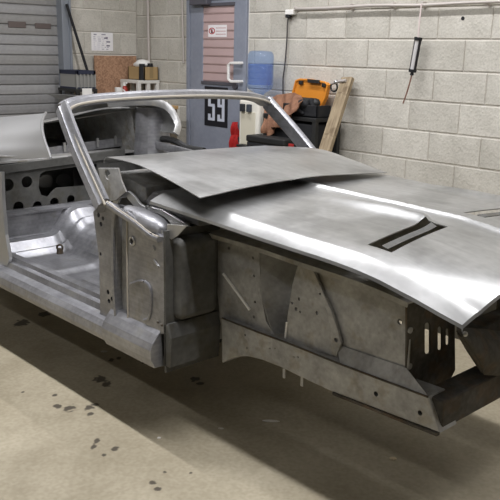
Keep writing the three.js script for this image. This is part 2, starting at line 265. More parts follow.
{
  const xs = []; for (let i = 0; i <= 46; i++) { const x = lerp(HX0, HX1, i / 46); if (Math.abs(x - SL.x0) > 0.012 && Math.abs(x - SL.x1) > 0.012) xs.push(x); } xs.push(SL.x0, SL.x1); xs.sort((a, b) => a - b);
  const zmid = edgeAt(0.55).z, zs = []; for (let i = -46; i <= 46; i++) zs.push(i / 46); for (const q of [0.87, 0.885, 0.90, 0.955, 0.985, 0.012, 0.03]) zs.push(q, -q); for (const q of SL.z) for (const z of q) zs.push(z / zmid); zs.sort((a, b) => a - b);
  const as = zs.filter((q, i) => i === 0 || q - zs[i - 1] > 1e-6);
  const P = xs.map(x => { const e = edgeAt(x); const row = as.map(a => { const nose = 0.03 * (1 - a * a); return V(x + nose * sstep(0.6, HX1, x) + slotSkew(x, a * e.z), hoodY(x, a * e.z), a * e.z); }); const k = row.length;
    row.push(V(row[k - 1].x, e.y - 0.005, e.z + 0.003)); row.unshift(V(row[0].x, e.y - 0.005, -e.z - 0.003)); return row; });
  const last = P[P.length - 1].map(p => V(p.x + 0.004, p.y - 0.010, p.z)); P.push(last);
  const first = P[0].map(p => V(p.x - 0.004, p.y - 0.014, p.z)); P.unshift(first);
  const A = [-1.001, ...as, 1.001];
  const skip = (i, j) => { const x = i > 0 && i <= xs.length - 1 ? (xs[i - 1] + xs[Math.min(i, xs.length - 1)]) / 2 : -9, z = (A[j] + A[j + 1]) / 2 * zmid; return x > SL.x0 && x < SL.x1 && SL.z.some(([a, b]) => z > a && z < b); };
  const hood = cp('hood', shell(P, 0.004, V(0, 1, 0), skip), M.hood); hood.userData.label = 'bare sanded steel hood with centre crease and two louvre slots';
  for (const [a, b] of SL.z) { // recessed louvre tray under each slot
    const xm = (SL.x0 + SL.x1) / 2, N = 8;
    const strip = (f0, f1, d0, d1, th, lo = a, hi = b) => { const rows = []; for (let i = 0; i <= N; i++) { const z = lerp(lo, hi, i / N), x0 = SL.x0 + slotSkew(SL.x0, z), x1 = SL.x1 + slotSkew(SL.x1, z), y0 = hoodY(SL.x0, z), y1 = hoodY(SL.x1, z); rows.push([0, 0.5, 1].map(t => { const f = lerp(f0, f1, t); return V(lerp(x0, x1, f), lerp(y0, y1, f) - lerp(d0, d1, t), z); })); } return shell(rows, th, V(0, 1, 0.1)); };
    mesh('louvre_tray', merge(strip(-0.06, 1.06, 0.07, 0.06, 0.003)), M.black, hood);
    mesh('louvre', strip(0.34, 0.60, 0.005, 0.010, 0.003, a + 0.015, b - 0.04), M.primerShade, hood);
  }
}
// --- windshield frame
{
  const rb = onZ(103.5, 205, 0.725), rt = onX(63, 107, -1.23);
  const hdr = [onX(63, 108, -1.23), onX(72, 103, -1.225), onX(90, 99.5, -1.215), onX(118, 97, -1.20), onX(155, 95, -1.19), onX(200, 94, -1.185), onX(240, 95.5, -1.19), onX(258, 98.5, -1.20), onX(267, 103, -1.21)];
  const prof = [[-0.045, -0.018], [0.03, -0.02], [0.045, -0.004], [0.04, 0.014], [0.01, 0.022], [-0.035, 0.018], [-0.048, 0.004]];
  cp('windshield_header', sweep(spline(hdr, 40), prof.map(([a, b]) => [a, b * 1.15]), V(0, 1, 0)));
  const lp = hdr[hdr.length - 1], lb = V(-0.70, 0.96, -0.70);
  const pp = [[-0.040, -0.02], [0.022, -0.022], [0.036, -0.012], [0.040, 0.006], [0.026, 0.012], [0.008, 0.014], [0.0, 0.022], [-0.034, 0.024], [-0.046, 0.012], [-0.046, -0.008]];
  const mid = (a, b, o) => a.clone().lerp(b, 0.5).add(o);
  cp('windshield_pillar', sweep(spline([rb, mid(rb, rt, V(-0.015, 0.015, 0.006)), rt], 16), pp, V(0.15, 0, 1))).userData.label = 'wide bare steel pillar with old yellow sealer';
  cp('windshield_pillar', sweep(spline([lb, mid(lb, lp, V(-0.015, 0.015, -0.006)), lp], 16), pp, V(0.15, 0, -1)));
  // old sealer left in the glass channel
  const off = V(0.032, 0.006, 0.012);
  cp('glass_channel_sealer', sweep(spline([rb, mid(rb, rt, V(-0.015, 0.015, 0.006)), rt.clone().add(V(0.012, -0.008, 0))].map(p => p.clone().add(off)), 16), rrect(0.012, 0.008, 0.003, 1), V(0.15, 0, 1)), M.sealer);
  cp('glass_channel_sealer', sweep(spline(hdr.map(p => p.clone().add(V(0.048, -0.006, 0))), 40), rrect(0.014, 0.012, 0.003, 1), V(0, 1, 0)), M.sealer);
}
// --- right body side: rocker, hinge pillar, cowl side panel
{
  const yb = (x) => 0;
  const rp = [[0.60, 0.515], [0.640, 0.515], [0.646, 0.495], [0.660, 0.490], [0.668, 0.500], [0.682, 0.498], [0.690, 0.470], [0.705, 0.466], [0.735, 0.462], [0.755, 0.44], [0.76, 0.405], [0.745, 0.375], [0.70, 0.362], [0.60, 0.362]].map(([z, y]) => [-z, y]);
  const rock = extr(rp, [], 1.75, 0.002, 2).rotateY(Math.PI / 2).translate(-2.42, 0, 0);
  cp('rocker_panel', rock); cp('rocker_panel', mirror(rock));
  const rp2 = [[0.60, 0.52], [0.705, 0.52], [0.725, 0.50], [0.75, 0.467], [0.762, 0.44], [0.76, 0.40], [0.74, 0.360], [0.60, 0.352]].map(([z, y]) => [-z, y]);
  const ext = extr(rp2, [], 0.36, 0.003, 2).rotateY(Math.PI / 2).translate(-0.70, 0, 0);
  cp('rocker_extension', ext); cp('rocker_extension', mirror(ext));
  // hinge pillar plate with its bolt holes
  const pil = sheetZ([[93, 212], [97, 206], [110, 204], [116, 210], [116, 290], [118, 324], [112, 332], [96, 322], [100, 312], [99, 260]], ZS, 0.03, [[98.5, 215, 0.012], [103, 218.5, 0.011], [101, 224, 0.012], [100.5, 254, 0.009], [108, 292, 0.012], [112, 299, 0.012], [109, 301, 0.012]]);
  cp('hinge_pillar', pil); cp('hinge_pillar', mirror(pil));
  const pin = merge(box(-0.795, -0.60, 0.50, 0.95, ZS - 0.13, ZS - 0.11), box(-0.80, -0.785, 0.47, 0.95, ZS - 0.12, ZS - 0.012));
  cp('pillar_inner', pin); cp('pillar_inner', mirror(pin));
  const fl = tube([onZ(115, 210, ZS + 0.008), onZ(113, 240, ZS + 0.008), onZ(114, 290, ZS + 0.008), onZ(117, 326, ZS + 0.008)], 0.010, 12, 6);
  cp('pillar_flange', fl, M.steel);
  const rec = sheetZ([[114, 206], [131, 214], [131, 322], [116, 322]], ZS - 0.03, 0.01);
  cp('pillar_recess', rec, M.apron);
  cp('pillar_seam', tube([onZ(127, 212, ZS + 0.002), onZ(127, 260, ZS + 0.002), onZ(128, 322, ZS + 0.002)], 0.004, 10, 6), M.sealer);
  const csp = sheetZ([[127, 211], [163, 237], [165, 334], [152, 334], [127, 320]], ZS, 0.022, [[132, 241, 0.009]]);
  const cowlSide = cp('cowl_side_panel', csp, M.steel); cp('cowl_side_panel', mirror(csp));
  const ring = new THREE.TorusGeometry(0.017, 0.005, 6, 16); const rc = onZ(132, 241, ZS + 0.002); mesh('hole_rim', ring.translate(rc.x, rc.y, rc.z), M.shiny, cowlSide);
  mesh('emboss', tube([[131, 284], [141, 281], [148, 284], [151, 292], [151, 308], [149, 318], [144, 320]].map(([u, v]) => onZ(u, v, ZS + 0.001)), 0.007, 24, 6), M.steel, cowlSide);
  mesh('dent_ridge', tube([onZ(154, 260, ZS + 0.001), onZ(159, 267, ZS + 0.001)], 0.006), M.shiny, cowlSide); mesh('dent_ridge', tube([onZ(153, 246, ZS + 0.001), onZ(155, 250, ZS + 0.001)], 0.005), M.shiny, cowlSide);
  for (const [u, v] of [[158, 322], [162, 325], [137, 330], [141, 333]]) { const p = onZ(u, v, ZS + 0.001); mesh('rivet', new THREE.SphereGeometry(0.006, 8, 6).translate(p.x, p.y, p.z), M.rust, cowlSide); }
}
// --- cowl: rail, end bulge, wavy flange, plenum, dash and firewall
{
  const rail = [[108, 204], [118, 211], [130, 219], [142, 228], [152, 236], [160, 239.5]].map(([u, v]) => onZ(u, v, ZS + 0.01));
  cp('cowl_rail', sweep(spline(rail, 20), rrect(0.03, 0.022, 0.006, 2), V(0, 1, 0)), M.steel);
  cp('cowl_rail_sealer', sweep(spline(rail.map(p => p.clone().add(V(0, 0.012, 0.006))), 20), rrect(0.008, 0.006, 0.002, 1), V(0, 1, 0)), M.sealer);
  // drawn end of the cowl, a tapering rounded nose
  const a = onZ(128, 211, 0.65), b = onZ(167, 232, 0.68), n = 20, path = [], sc = [];
  for (let i = 0; i <= n; i++) { path.push(a.clone().lerp(b, i / n)); }
  const fs = (t) => Math.max(0.02, (0.55 + 0.45 * Math.sin(Math.min(1, t / 0.7) * Math.PI / 2)) * Math.sqrt(Math.max(0, 1 - Math.max(0, (t - 0.72) / 0.28) ** 2)));
  cp('cowl_end_bulge', sweep(path, circ(0.052, 20).map(([x, y]) => [x * 1.05, y * 0.9]), V(0, 1, 0), fs, 2), M.smooth);
  const h = onZ(153, 236, 0.72); cp('drain_grommet', new THREE.CylinderGeometry(0.013, 0.013, 0.02, 12).rotateX(Math.PI / 2).translate(h.x, h.y, h.z), M.black);
  cp('drain_tab', sheetZ([[167, 224], [187, 225.5], [177, 236], [171, 239.5], [166, 236]], 0.69, 0.006), M.shiny);
  const wav = [[112, 203], [116, 195], [122, 191.5], [128, 191], [134, 196], [139, 203], [145, 207], [152, 207], [162, 210], [176, 218], [190, 227], [189, 229], [172, 222], [158, 217], [146, 215], [138, 212], [131, 203], [126, 197], [120, 198], [117, 204]];
  cp('cowl_flange', sheetZ(wav, 0.575, 0.012, [[146.5, 206.8 + 0.9, 0.009]]), M.shiny);
  // plenum and firewall across the car
  const fwx = -0.34;
  cp('firewall', merge(box(fwx - 0.01, fwx, 0.40, 0.93, -0.70, 0.70), box(-0.62, fwx, 0.925, 0.935, -0.66, 0.66)), M.apron);
  cp('cowl_panel', extr([[-0.66, 0.935], [-0.64, 1.0], [-0.60, 1.03], [-0.55, 1.025], [-0.53, 0.985], [-0.50, 0.965], [-0.40, 0.962], [-0.30, 0.960], [-0.29, 0.935]], [], 1.10, 0.003).translate(0, 0, -0.55), M.smooth);
  // dash structure behind the windshield base
  cp('dash_panel', extr([[-0.98, 0.80], [-0.99, 0.97], [-0.95, 1.055], [-0.88, 1.08], [-0.66, 1.04], [-0.645, 0.99], [-0.68, 0.97], [-0.90, 0.99], [-0.94, 0.95], [-0.95, 0.80]], [], 1.10, 0.004).translate(0, 0, -0.55), M.apron);
  cp('dash_end_plate', sheetZ([[98, 168], [118, 168], [121, 180], [126, 192], [116, 200], [108, 202], [103, 196]], 0.60, 0.008, [[107.5, 174.5, 0.024]]), M.apron);
}
// --- right front: firewall extension, torque box, inner fender apron, frame rail
{
  const bx = onZ(166, 335, ZS).x;             // face of the extension looks forward
  const ext = box(bx - 0.012, bx, 0.345, 0.935, ZA - 0.03, ZS);
  cp('firewall_extension', ext, M.primerShade); cp('firewall_extension', mirror(ext), M.primerShade);
  const g = new RoundedBoxGeometry(0.075, 0.34, 0.20, 4, 0.034).translate(bx + 0.012, 0.735, (ZA + ZS) / 2 - 0.012);
  cp('firewall_bulge', g, M.primerShade);
  const tq = extr([[bx - 0.02, 0.368], [bx + 0.02, 0.372], [bx + 0.03, 0.50], [bx + 0.012, 0.555], [bx - 0.02, 0.555]], [], ZS - ZA + 0.02, 0.006).translate(0, 0, ZA - 0.02);
  cp('torque_box', tq, M.primerShade); cp('torque_box', mirror(tq), M.primerShade);
  // apron sheets
  const ra = sheetZ([[192, 227], [232, 238], [259, 247], [260, 290], [266, 322], [277, 339], [220, 319], [218, 300], [214, 262]], ZA - 0.02, 0.01, [[213, 242, 0.008], [229, 248, 0.010], [253, 258, 0.007], [254, 276, 0.007], [255, 302, 0.007], [254, 317, 0.008], [[222.5, 274], [224, 273], [250.5, 309], [249, 310.5]]]);
  cp('inner_fender_rear', ra, M.apron);
  cp('slot_highlight', tube([onZ(223.2, 273.6, ZA - 0.017), onZ(249.8, 309.8, ZA - 0.017)], 0.006, 4, 6), M.white);  // white strip painted in as the bright highlight on the slot edge
  // recessed shock tower between the apron sheets: half a tapering cone
  const rows = []; for (let i = 0; i <= 16; i++) { const t = i / 16, L = onZ(lerp(258, 276, t ** 2.4), lerp(245, 339, t), ZA - 0.02), R = onZ(lerp(302, 288, t ** 0.8), lerp(257, 341, t), ZA - 0.02), row = []; for (let j = 0; j <= 14; j++) { const s = j / 14, p = L.clone().lerp(R, s); p.z -= 0.19 * lerp(1, 0.5, t) * Math.pow(Math.sin(Math.PI * s ** 1.25), 0.8); row.push(p); } rows.push(row); }
  cp('shock_tower', shell(rows, 0.006, V(0, 0, 1)), M.apron);
  cp('tower_fold_highlight', tube([onZ(287, 322, ZA - 0.017), onZ(285.5, 338, ZA - 0.017)], 0.005, 4, 6), M.white);  // white along the fold imitates a specular glint
  const sp = sheetZ([[300, 257], [308, 261], [319, 290], [329, 318], [333, 356], [285, 341], [287, 318], [292, 285]], ZA - 0.02, 0.01, [[299, 299, 0.008], [296, 309, 0.009], [317, 313, 0.009], [292, 303, 0.007], [300, 312, 0.006]]);
  cp('tower_side_plate', sp, M.apron);
  cp('tower_flange', sheetZ([[301.5, 259], [309, 260], [320, 286], [332, 313], [338, 332], [341, 343], [336, 357], [331, 354], [330, 330], [327, 312], [313, 282]], ZA - 0.008, 0.012, [[307, 267, 0.006], [313, 280, 0.006], [320, 294, 0.006], [336, 340, 0.010]]), M.apron);
  const fa = sheetZ([[300, 256], [360, 279], [410, 297], [409, 340], [408, 370], [326, 346], [318, 322], [306, 285]], ZA - 0.027, 0.01, [[335, 346, 0.008].map((q, i) => i === 0 ? 340 : i === 1 ? 340 : q), [400, 322, 0.012]]);
  cp('inner_fender_front', fa, M.apron);
  const top = [[178, 222], [205, 231], [232, 238.5], [270, 250], [302, 261], [345, 275], [380, 288], [412, 302]].map(([u, v]) => onZ(u, v, ZA + 0.03));
  cp('fender_rail', sweep(spline(top, 30), [[-0.06, -0.004], [0.018, -0.004], [0.02, -0.014], [0.024, -0.014], [0.024, 0.003], [-0.06, 0.004]].map(([a, b]) => [a, b]), V(0, 1, 0)), M.apron);
  const inner = merge(box(bx, 0.66, 0.40, 0.94, -ZA, -ZA + 0.012)); cp('inner_fender_left', inner, M.apron);
  // frame rail, its top ledge and holes
  const railPx = [[221, 318], [255, 331], [290, 344], [340, 364], [385, 381], [428, 397], [440, 433], [400, 418], [330, 391], [298, 376], [280, 367], [262, 360], [248, 356.5], [236, 357], [228, 359.5], [222, 363]];
  const fr = sheetZ(railPx, ZA + 0.006, 0.10, [[245, 335, 0.008], [247, 348, 0.008], [270, 343, 0.006], [270, 348.5, 0.007], [275, 348.5, 0.007], [294, 357, 0.007], [298, 357, 0.007], [376, 394, 0.013], [420, 413, 0.013]], 0.004);
  const frm = cp('frame_rail', fr, M.apron);
  const rrl = box(-0.3, 0.78, 0.42, 0.52, -ZA - 0.006, -ZA + 0.09, 0.004); cp('frame_rail', rrl, M.apron);
  const pl = [onZ(336, 345, ZA - 0.022), onZ(406, 369, ZA - 0.022), onZ(428, 397, ZA + 0.004), onZ(340, 364, ZA + 0.004)];
  const led = []; for (let i = 0; i <= 6; i++) { const t = i / 6; led.push([0, 0.25, 0.5, 0.75, 1].map(s => pl[0].clone().lerp(pl[1], t).lerp(pl[3].clone().lerp(pl[2], t), s).add(V(0, 0.004, 0)))); }
  cp('rail_ledge', shell(led, 0.005, V(0, 1, 0.3)), M.apron);
  cp('rail_seam', sweep(spline([[222, 318], [255, 331], [290, 344], [340, 364], [385, 381], [428, 397]].map(([u, v]) => onZ(u, v, ZA + 0.008)), 24), rrect(0.006, 0.006, 0.001, 1), V(0, 0, 1)), M.rust);
  for (const [u, v] of [[284, 366], [302, 374]]) { const p = onZ(u, v, ZA - 0.01); cp('hanging_tab', box(p.x - 0.006, p.x + 0.006, p.y - 0.05, p.y + 0.03, p.z - 0.004, p.z), M.apron); }
  cp('lower_lip', sweep(spline([[334, 393], [370, 407], [410, 423], [438, 434]].map(([u, v]) => onZ(u, v, ZA)), 10), rrect(0.02, 0.012, 0.002, 1), V(0, 1, 0)), M.rust);
}
// --- radiator support, crossmember and nose pieces
{
  const rx = onZ(409, 340, ZA - 0.03).x + 0.002;
  const slot = (u0, u1, v0, v1) => { const o = [], r = (u1 - u0) / 2, c = (u0 + u1) / 2; for (let i = 0; i <= 6; i++) { const t = Math.PI + i / 6 * Math.PI; o.push([c + r * Math.cos(t), v0 + r + r * Math.sin(t)]); } for (let i = 0; i <= 6; i++) { const t = i / 6 * Math.PI; o.push([c + r * Math.cos(t), v1 - r + r * Math.sin(t)]); } return o; };
  cp('radiator_support', sheetX([[407, 292], [418, 297], [432, 304], [444, 313], [455, 325], [455.5, 370], [452, 377], [440, 386], [426, 394], [406, 394], [407, 340]], rx, 0.008, [slot(424.5, 431, 322, 355), slot(437.5, 442.8, 326, 351), slot(445.5, 450.2, 328, 346), [417, 306, 0.005], [414, 330, 0.006]]), M.rust);
  for (const [u, v] of [[409.5, 330], [409, 366]]) { const p = onX(u, v, rx); cp('weld_nut', new THREE.CylinderGeometry(0.011, 0.011, 0.012, 10).rotateZ(Math.PI / 2).translate(p.x, p.y, p.z), M.apron); }
  const top = onX(455, 326, rx).y;
  cp('upper_tie_bar', box(rx + 0.02, rx + 0.10, top - 0.035, top + 0.02, -0.48, 0.17, 0.012), M.under);
  const farSide = box(rx - 0.008, rx, 0.5, 0.88, -0.46, -0.14); cp('radiator_support', farSide, M.rust);
  // lower front crossmember
  const e = onZ(440, 433, ZA);
  cp('front_crossmember', merge(box(e.x - 0.10, e.x - 0.002, e.y + 0.002, e.y + 0.105, -0.5, ZA - 0.01, 0.008)), M.under);
  // curved dark nose pan below the hood front
  const tp = [[457, 327], [470, 328], [485, 329], [500, 331], [530, 336]], bt = [[459, 334], [468, 350], [484, 375], [502, 376], [535, 378]], P = [];
  for (let i = 0; i <= 24; i++) { const q = i / 24 * 4, k = Math.min(3, Math.floor(q)), f = q - k, row = []; for (let j = 0; j <= 10; j++) { const t = j / 10; const u = lerp(lerp(tp[k][0], tp[k + 1][0], f), lerp(bt[k][0], bt[k + 1][0], f), t), v = lerp(lerp(tp[k][1], tp[k + 1][1], f), lerp(bt[k][1], bt[k + 1][1], f), t); row.push(onX(u, v, 0.80 + 0.06 * Math.sin(t * 2.6))); } P.push(row); }
  cp('nose_pan', shell(P, 0.006, V(1, 0.3, 0)), M.under);
  cp('latch_bolt', (() => { const p = onX(465, 334, 0.86); return new THREE.SphereGeometry(0.009, 8, 6).translate(p.x, p.y, p.z); })(), M.shiny);
}
// --- cabin: floor pans, tunnel, seat step, perforated bulkhead
{
  const P = []; const nx = 60, nz = 64;
  for (let i = 0; i <= nx; i++) { const x = lerp(-2.16, -0.36, i / nx), row = []; for (let j = 0; j <= nz; j++) { const z = lerp(-0.64, 0.64, j / nz); let y = 0.415; y += 0.05 * sstep(-0.62, -0.40, x) + 0.022 * sstep(-1.58, -1.64, x) + 0.075 * sstep(-1.92, -2.14, x); y += 0.15 * Math.exp(-((z / 0.16) ** 4)); for (const c of [-1.98, -2.06]) y += 0.02 * Math.exp(-(((x - c) / 0.022) ** 2)); for (const c of [0.30, 0.42, 0.54]) y += 0.012 * Math.exp(-(((Math.abs(z) - c) / 0.02) ** 2)) * sstep(-1.5, -1.4, x) * (1 - sstep(-0.9, -0.8, x)); row.push(V(x, y, z)); } P.push(row); }
  cp('floor_pan', shell(P, 0.006, V(0, 1, 0)), M.steel);
  { const p = onY(60, 251, 0.50); cp('seat_belt_anchor', merge(new THREE.CylinderGeometry(0.016, 0.02, 0.03, 12).translate(p.x, p.y, p.z), new THREE.TorusGeometry(0.016, 0.006, 6, 14).rotateY(0.8).translate(p.x, p.y + 0.02, p.z)), M.rust); }
  const bx = -2.40;
  cp('rear_seat_step', extr([[-2.46, 0.45], [-2.15, 0.45], [-2.14, 0.515], [-2.155, 0.52], [-2.16, 0.645], [-2.14, 0.65], [-2.14, 0.662], [-2.20, 0.665], [-2.46, 0.62]], [], 1.28, 0.003).translate(0, 0, -0.64), M.steel);
  const slot = [[39, 180], [40, 174], [45, 171], [60, 169], [97, 163.5], [97, 185], [57, 188], [53, 191], [48, 197], [41, 195], [38.5, 188]];
  cp('rear_bulkhead', sheetX([[-18, 176], [4, 173], [45, 167.5], [100, 160], [150, 153], [150, 196], [100, 205], [60, 214], [30, 222], [5, 228], [-20, 232]], bx, 0.008, [[8, 185, 0.040], [27, 182, 0.038], [18.5, 207, 0.037], [37.5, 206, 0.033], [54.5, 202.5, 0.033], [71, 199.5, 0.031], slot]), M.primerShade);  // darker material puts the dimness of the cabin into the colour
  cp('bulkhead_rail', merge(sheetX([[-20, 168], [45, 160], [125, 149], [125, 157], [45, 168], [-20, 177]], bx + 0.03, 0.03)), M.primerShade);
  cp('bulkhead_back', box(-3.31, -3.30, 0.45, 0.95, -0.64, 0.64), M.apron);
  cp('added_shade_shelf', box(-3.50, bx + 0.02, 0.925, 0.935, -0.66, 0.66), M.apron);  // added cover, keeps lamp light out of the cavity behind the bulkhead
  for (const [a, b] of [[45, 181], [63, 180]]) { const p = onX(a, b, -2.75); cp('reinforcement_dimple', new THREE.CylinderGeometry(0.04, 0.045, 0.02, 16).scale(1, 1, 1.3).rotateZ(Math.PI / 2).translate(p.x, p.y, p.z), M.shiny); }
  // bright rail with small tabs across the top well
  const tr = [[30, 155], [60, 150.5], [100, 144.5], [128, 141]].map(([a, b]) => onX(a, b, -2.55));
  cp('top_well_rail', sweep(spline(tr, 12), rrect(0.012, 0.06, 0.003, 1), V(0, 1, 0)), M.steel);
  for (const [a, b] of [[64, 147], [97, 142.5], [115, 140]]) { const p = onX(a, b, -2.54); cp('rail_tab', box(p.x, p.x + 0.012, p.y - 0.03, p.y + 0.03, p.z - 0.008, p.z + 0.008), M.shiny); }
  cp('top_well_panel', sheetX([[-20, 163], [30, 156], [60, 150], [130, 140], [130, 156], [100, 162], [40, 170], [-20, 178]], -2.57, 0.008), M.primerShade);
}
// --- rear quarters and deck
{
  const fe = [[46, 113, 0.38], [43.5, 117, 0.43], [42, 124, 0.48], [42.5, 132, 0.52], [45, 142, 0.55], [48, 150, 0.57], [50.5, 158, 0.58]].map(([u, v, z]) => onZ(u, v, z));
  const P = []; const sp = spline(fe, 20); for (let i = 0; i <= 24; i++) { const t = i / 24; P.push(sp.map((p, k) => { const s = k / 20; const rag = s > 0.97 ? (fbm(t * 18, 3, 7) - 0.5) * 0.05 : 0; return V(lerp(p.x, -3.55, t), p.y - 0.21 * t + rag, p.z + (0.14 * s + 0.10) * sstep(0, 0.5, t)); })); }
  const q = shell(P, 0.005, V(0, 0.7, 1)); 
  cp('quarter_panel_top', q, M.shiny);
  const fl = [[146, 101.5], [156, 102.5], [165, 105.5], [171, 110.5], [175.5, 118], [178, 126], [176, 134]].map(([u, v], i) => onX(u, v, -2.10 + 0.02 * i)), sl = spline(fl, 20), PL = [];
  for (let i = 0; i <= 20; i++) { const t = i / 20; PL.push(sl.map((p, k) => V(lerp(p.x, -3.55, t), p.y - 0.02 * t * t, p.z - (0.05 * k / 20) * sstep(0, 0.5, t)))); }
  cp('quarter_panel_top', shell(PL, 0.005, V(0, 0.7, -1)), M.hood);
  const lip = tube(fe, 0.008, 20, 6); cp('quarter_edge', lip, M.shiny); cp('quarter_edge', sweep(spline([onX(108, 104, -2.35), onX(128, 102, -2.2), ...fl], 30), rrect(0.05, 0.012, 0.005, 2), V(1, 0, 0.2)), M.shiny);
  // deck between the quarters and the dark well under it
  const y = fe[0].y, D = []; for (let i = 0; i <= 16; i++) { const z = lerp(-0.58, 0.44, i / 16), row = []; for (let j = 0; j <= 8; j++) { const t = j / 8; row.push(V(lerp(-2.36 - 0.10 * (1 - (z / 0.5) ** 2), -3.6, t), y - 0.03 - 0.08 * sstep(-0.45, 0.1, z) - 0.21 * t, z)); } D.push(row); }
  cp('rear_deck', shell(D, 0.01, V(0, 1, 0)), M.hood);
  const w = []; for (let i = 0; i <= 60; i++) { const a = lerp(-1, 1, i / 60), z = 0.60 * a, x = -3.45 + 1.05 * Math.abs(a) ** 12; const ty = y - 0.05 - 0.21 * (-2.36 - x) / 1.24 - 0.08 * sstep(-0.27, 0.06, z); w.push([V(x, ty, z * 0.96), V(x + 0.01, Math.min(1.03, ty - 0.03), z), V(x + 0.02, 0.90, z * 1.02)]); }
  cp('top_well_liner', shell(w, 0.006, V(1, 0, 0)), M.apron);
  const wl = [], q0 = onX(152, 128, -2.28); for (let i = 0; i <= 16; i++) { const a = lerp(-0.6, 2.6, i / 16); wl.push([y - 0.03, 0.92].map((yy, k) => V(q0.x + (0.11 + 0.02 * k) * Math.sin(a + 0.3), yy, q0.z + (0.11 + 0.02 * k) * Math.cos(a + 0.3)))); }
  cp('inner_quarter_panel', shell(wl, 0.006, V(1, 0, 0.4)), M.steel);
  // right door jamb
  const jb = sheetZ([[-14, 172], [1, 172], [2, 200], [5, 235], [9, 258], [7, 266], [-10, 262], [-20, 258]], 0.69, 0.02);
  cp('lock_pillar', jb, M.shiny); cp('lock_pillar', mirror(jb), M.shiny);
  const lo = box(-3.5, -1.95, 0.38, 0.95, 0.66, 0.70, 0.01); cp('quarter_lower', lo, M.steel); cp('quarter_lower', mirror(lo), M.steel);
  cp('tail_panel', box(-3.62, -3.58, 0.5, 0.95, -0.7, 0.7, 0.01), M.steel);
  cp('trunk_floor', box(-3.6, -2.2, 0.44, 0.45, -0.66, 0.66), M.apron);
  cp('left_sill_trim', tube([[158, 139], [168, 139.5], [177, 142], [188, 148], [204, 151]].map(([u, v]) => onZ(u, v, -0.66)), 0.022, 20, 8), M.black);
  cp('left_sill_rail', sweep(spline([[128, 147], [140, 143], [152, 144.5], [170, 148], [200, 156]].map(([u, v]) => onZ(u, v, -0.62)), 16), rrect(0.02, 0.05, 0.006, 2), V(0, 1, 0)), M.steel);
}
// --- axle stands deep under the shell
for (const [x, z, y] of [[-1.0, -0.35, 0.394], [-2.6, -0.1, 0.44], [-2.6, -0.5, 0.44], [0.1, -ZA + 0.04, 0.42]]) {
  const t = thing('axle_stand', 'low steel axle stand in the dark under the car body', 'stand', 'axle stands under the car');
  for (const [a, b] of [[1, 1], [1, -1], [-1, 1], [-1, -1]]) mesh('leg', sweep([V(x + a * 0.09, 0, z + b * 0.09), V(x + a * 0.02, y - 0.08, z + b * 0.02)], rrect(0.02, 0.02, 0.004, 1), V(1, 0, 0.3)), M.darkpaint, t);
  mesh('saddle', merge(box(x - 0.03, x + 0.03, y - 0.11, y - 0.03, z - 0.03, z + 0.03, 0.006), box(x - 0.05, x + 0.05, y - 0.03, y, z - 0.025, z + 0.025, 0.004)), M.darkpaint, t);
}
// --- loose sheet panel pushed in through the windshield opening, one corner on the hood
{
  const front = spline([onY(200, 197.6, 1.10), onY(250, 186.5, 1.106), onY(310, 176.5, 1.102), onY(350, 174, 1.085), onY(387, 172.5, 1.06)], 20, 0.5), rear = spline([onY(107, 157, 1.15), onY(150, 154, 1.152), onY(210, 149, 1.146), onY(265, 145.5, 1.128)], 20);
  const near = spline([rear[0], onY(135, 163.5, 1.148), onY(163, 176.5, 1.13), front[0]], 28), far = spline([rear[20], onY(318, 148.8, 1.122), onY(352, 159.5, 1.095), front[20]], 28);
  const rows = []; for (let i = 0; i <= 28; i++) { const t = i / 28, row = []; for (let j = 0; j <= 20; j++) { const s = j / 20; const p = near[i].clone().multiplyScalar(1 - s).addScaledVector(far[i], s).addScaledVector(rear[j], 1 - t).addScaledVector(front[j], t); const q = rear[0].clone().multiplyScalar((1 - s) * (1 - t)).addScaledVector(rear[20], s * (1 - t)).addScaledVector(front[0], (1 - s) * t).addScaledVector(front[20], s * t); row.push(p.sub(q)); } rows.push(row); }
  const lip = []; for (let k = 3; k >= 1; k--) lip.push(rows[0].map(p => { const a = k / 3 * 1.4; return p.clone().add(V(-0.03 * Math.sin(a), -0.035 * (1 - Math.cos(a)), 0)); }));
  const o = mesh('sheet_metal_panel', shell([...lip, ...rows], 0.003, V(0, 1, 0)), M.hood); tag(o, 'loose bare steel sheet panel lying across hood and cowl', 'metal panel');
}
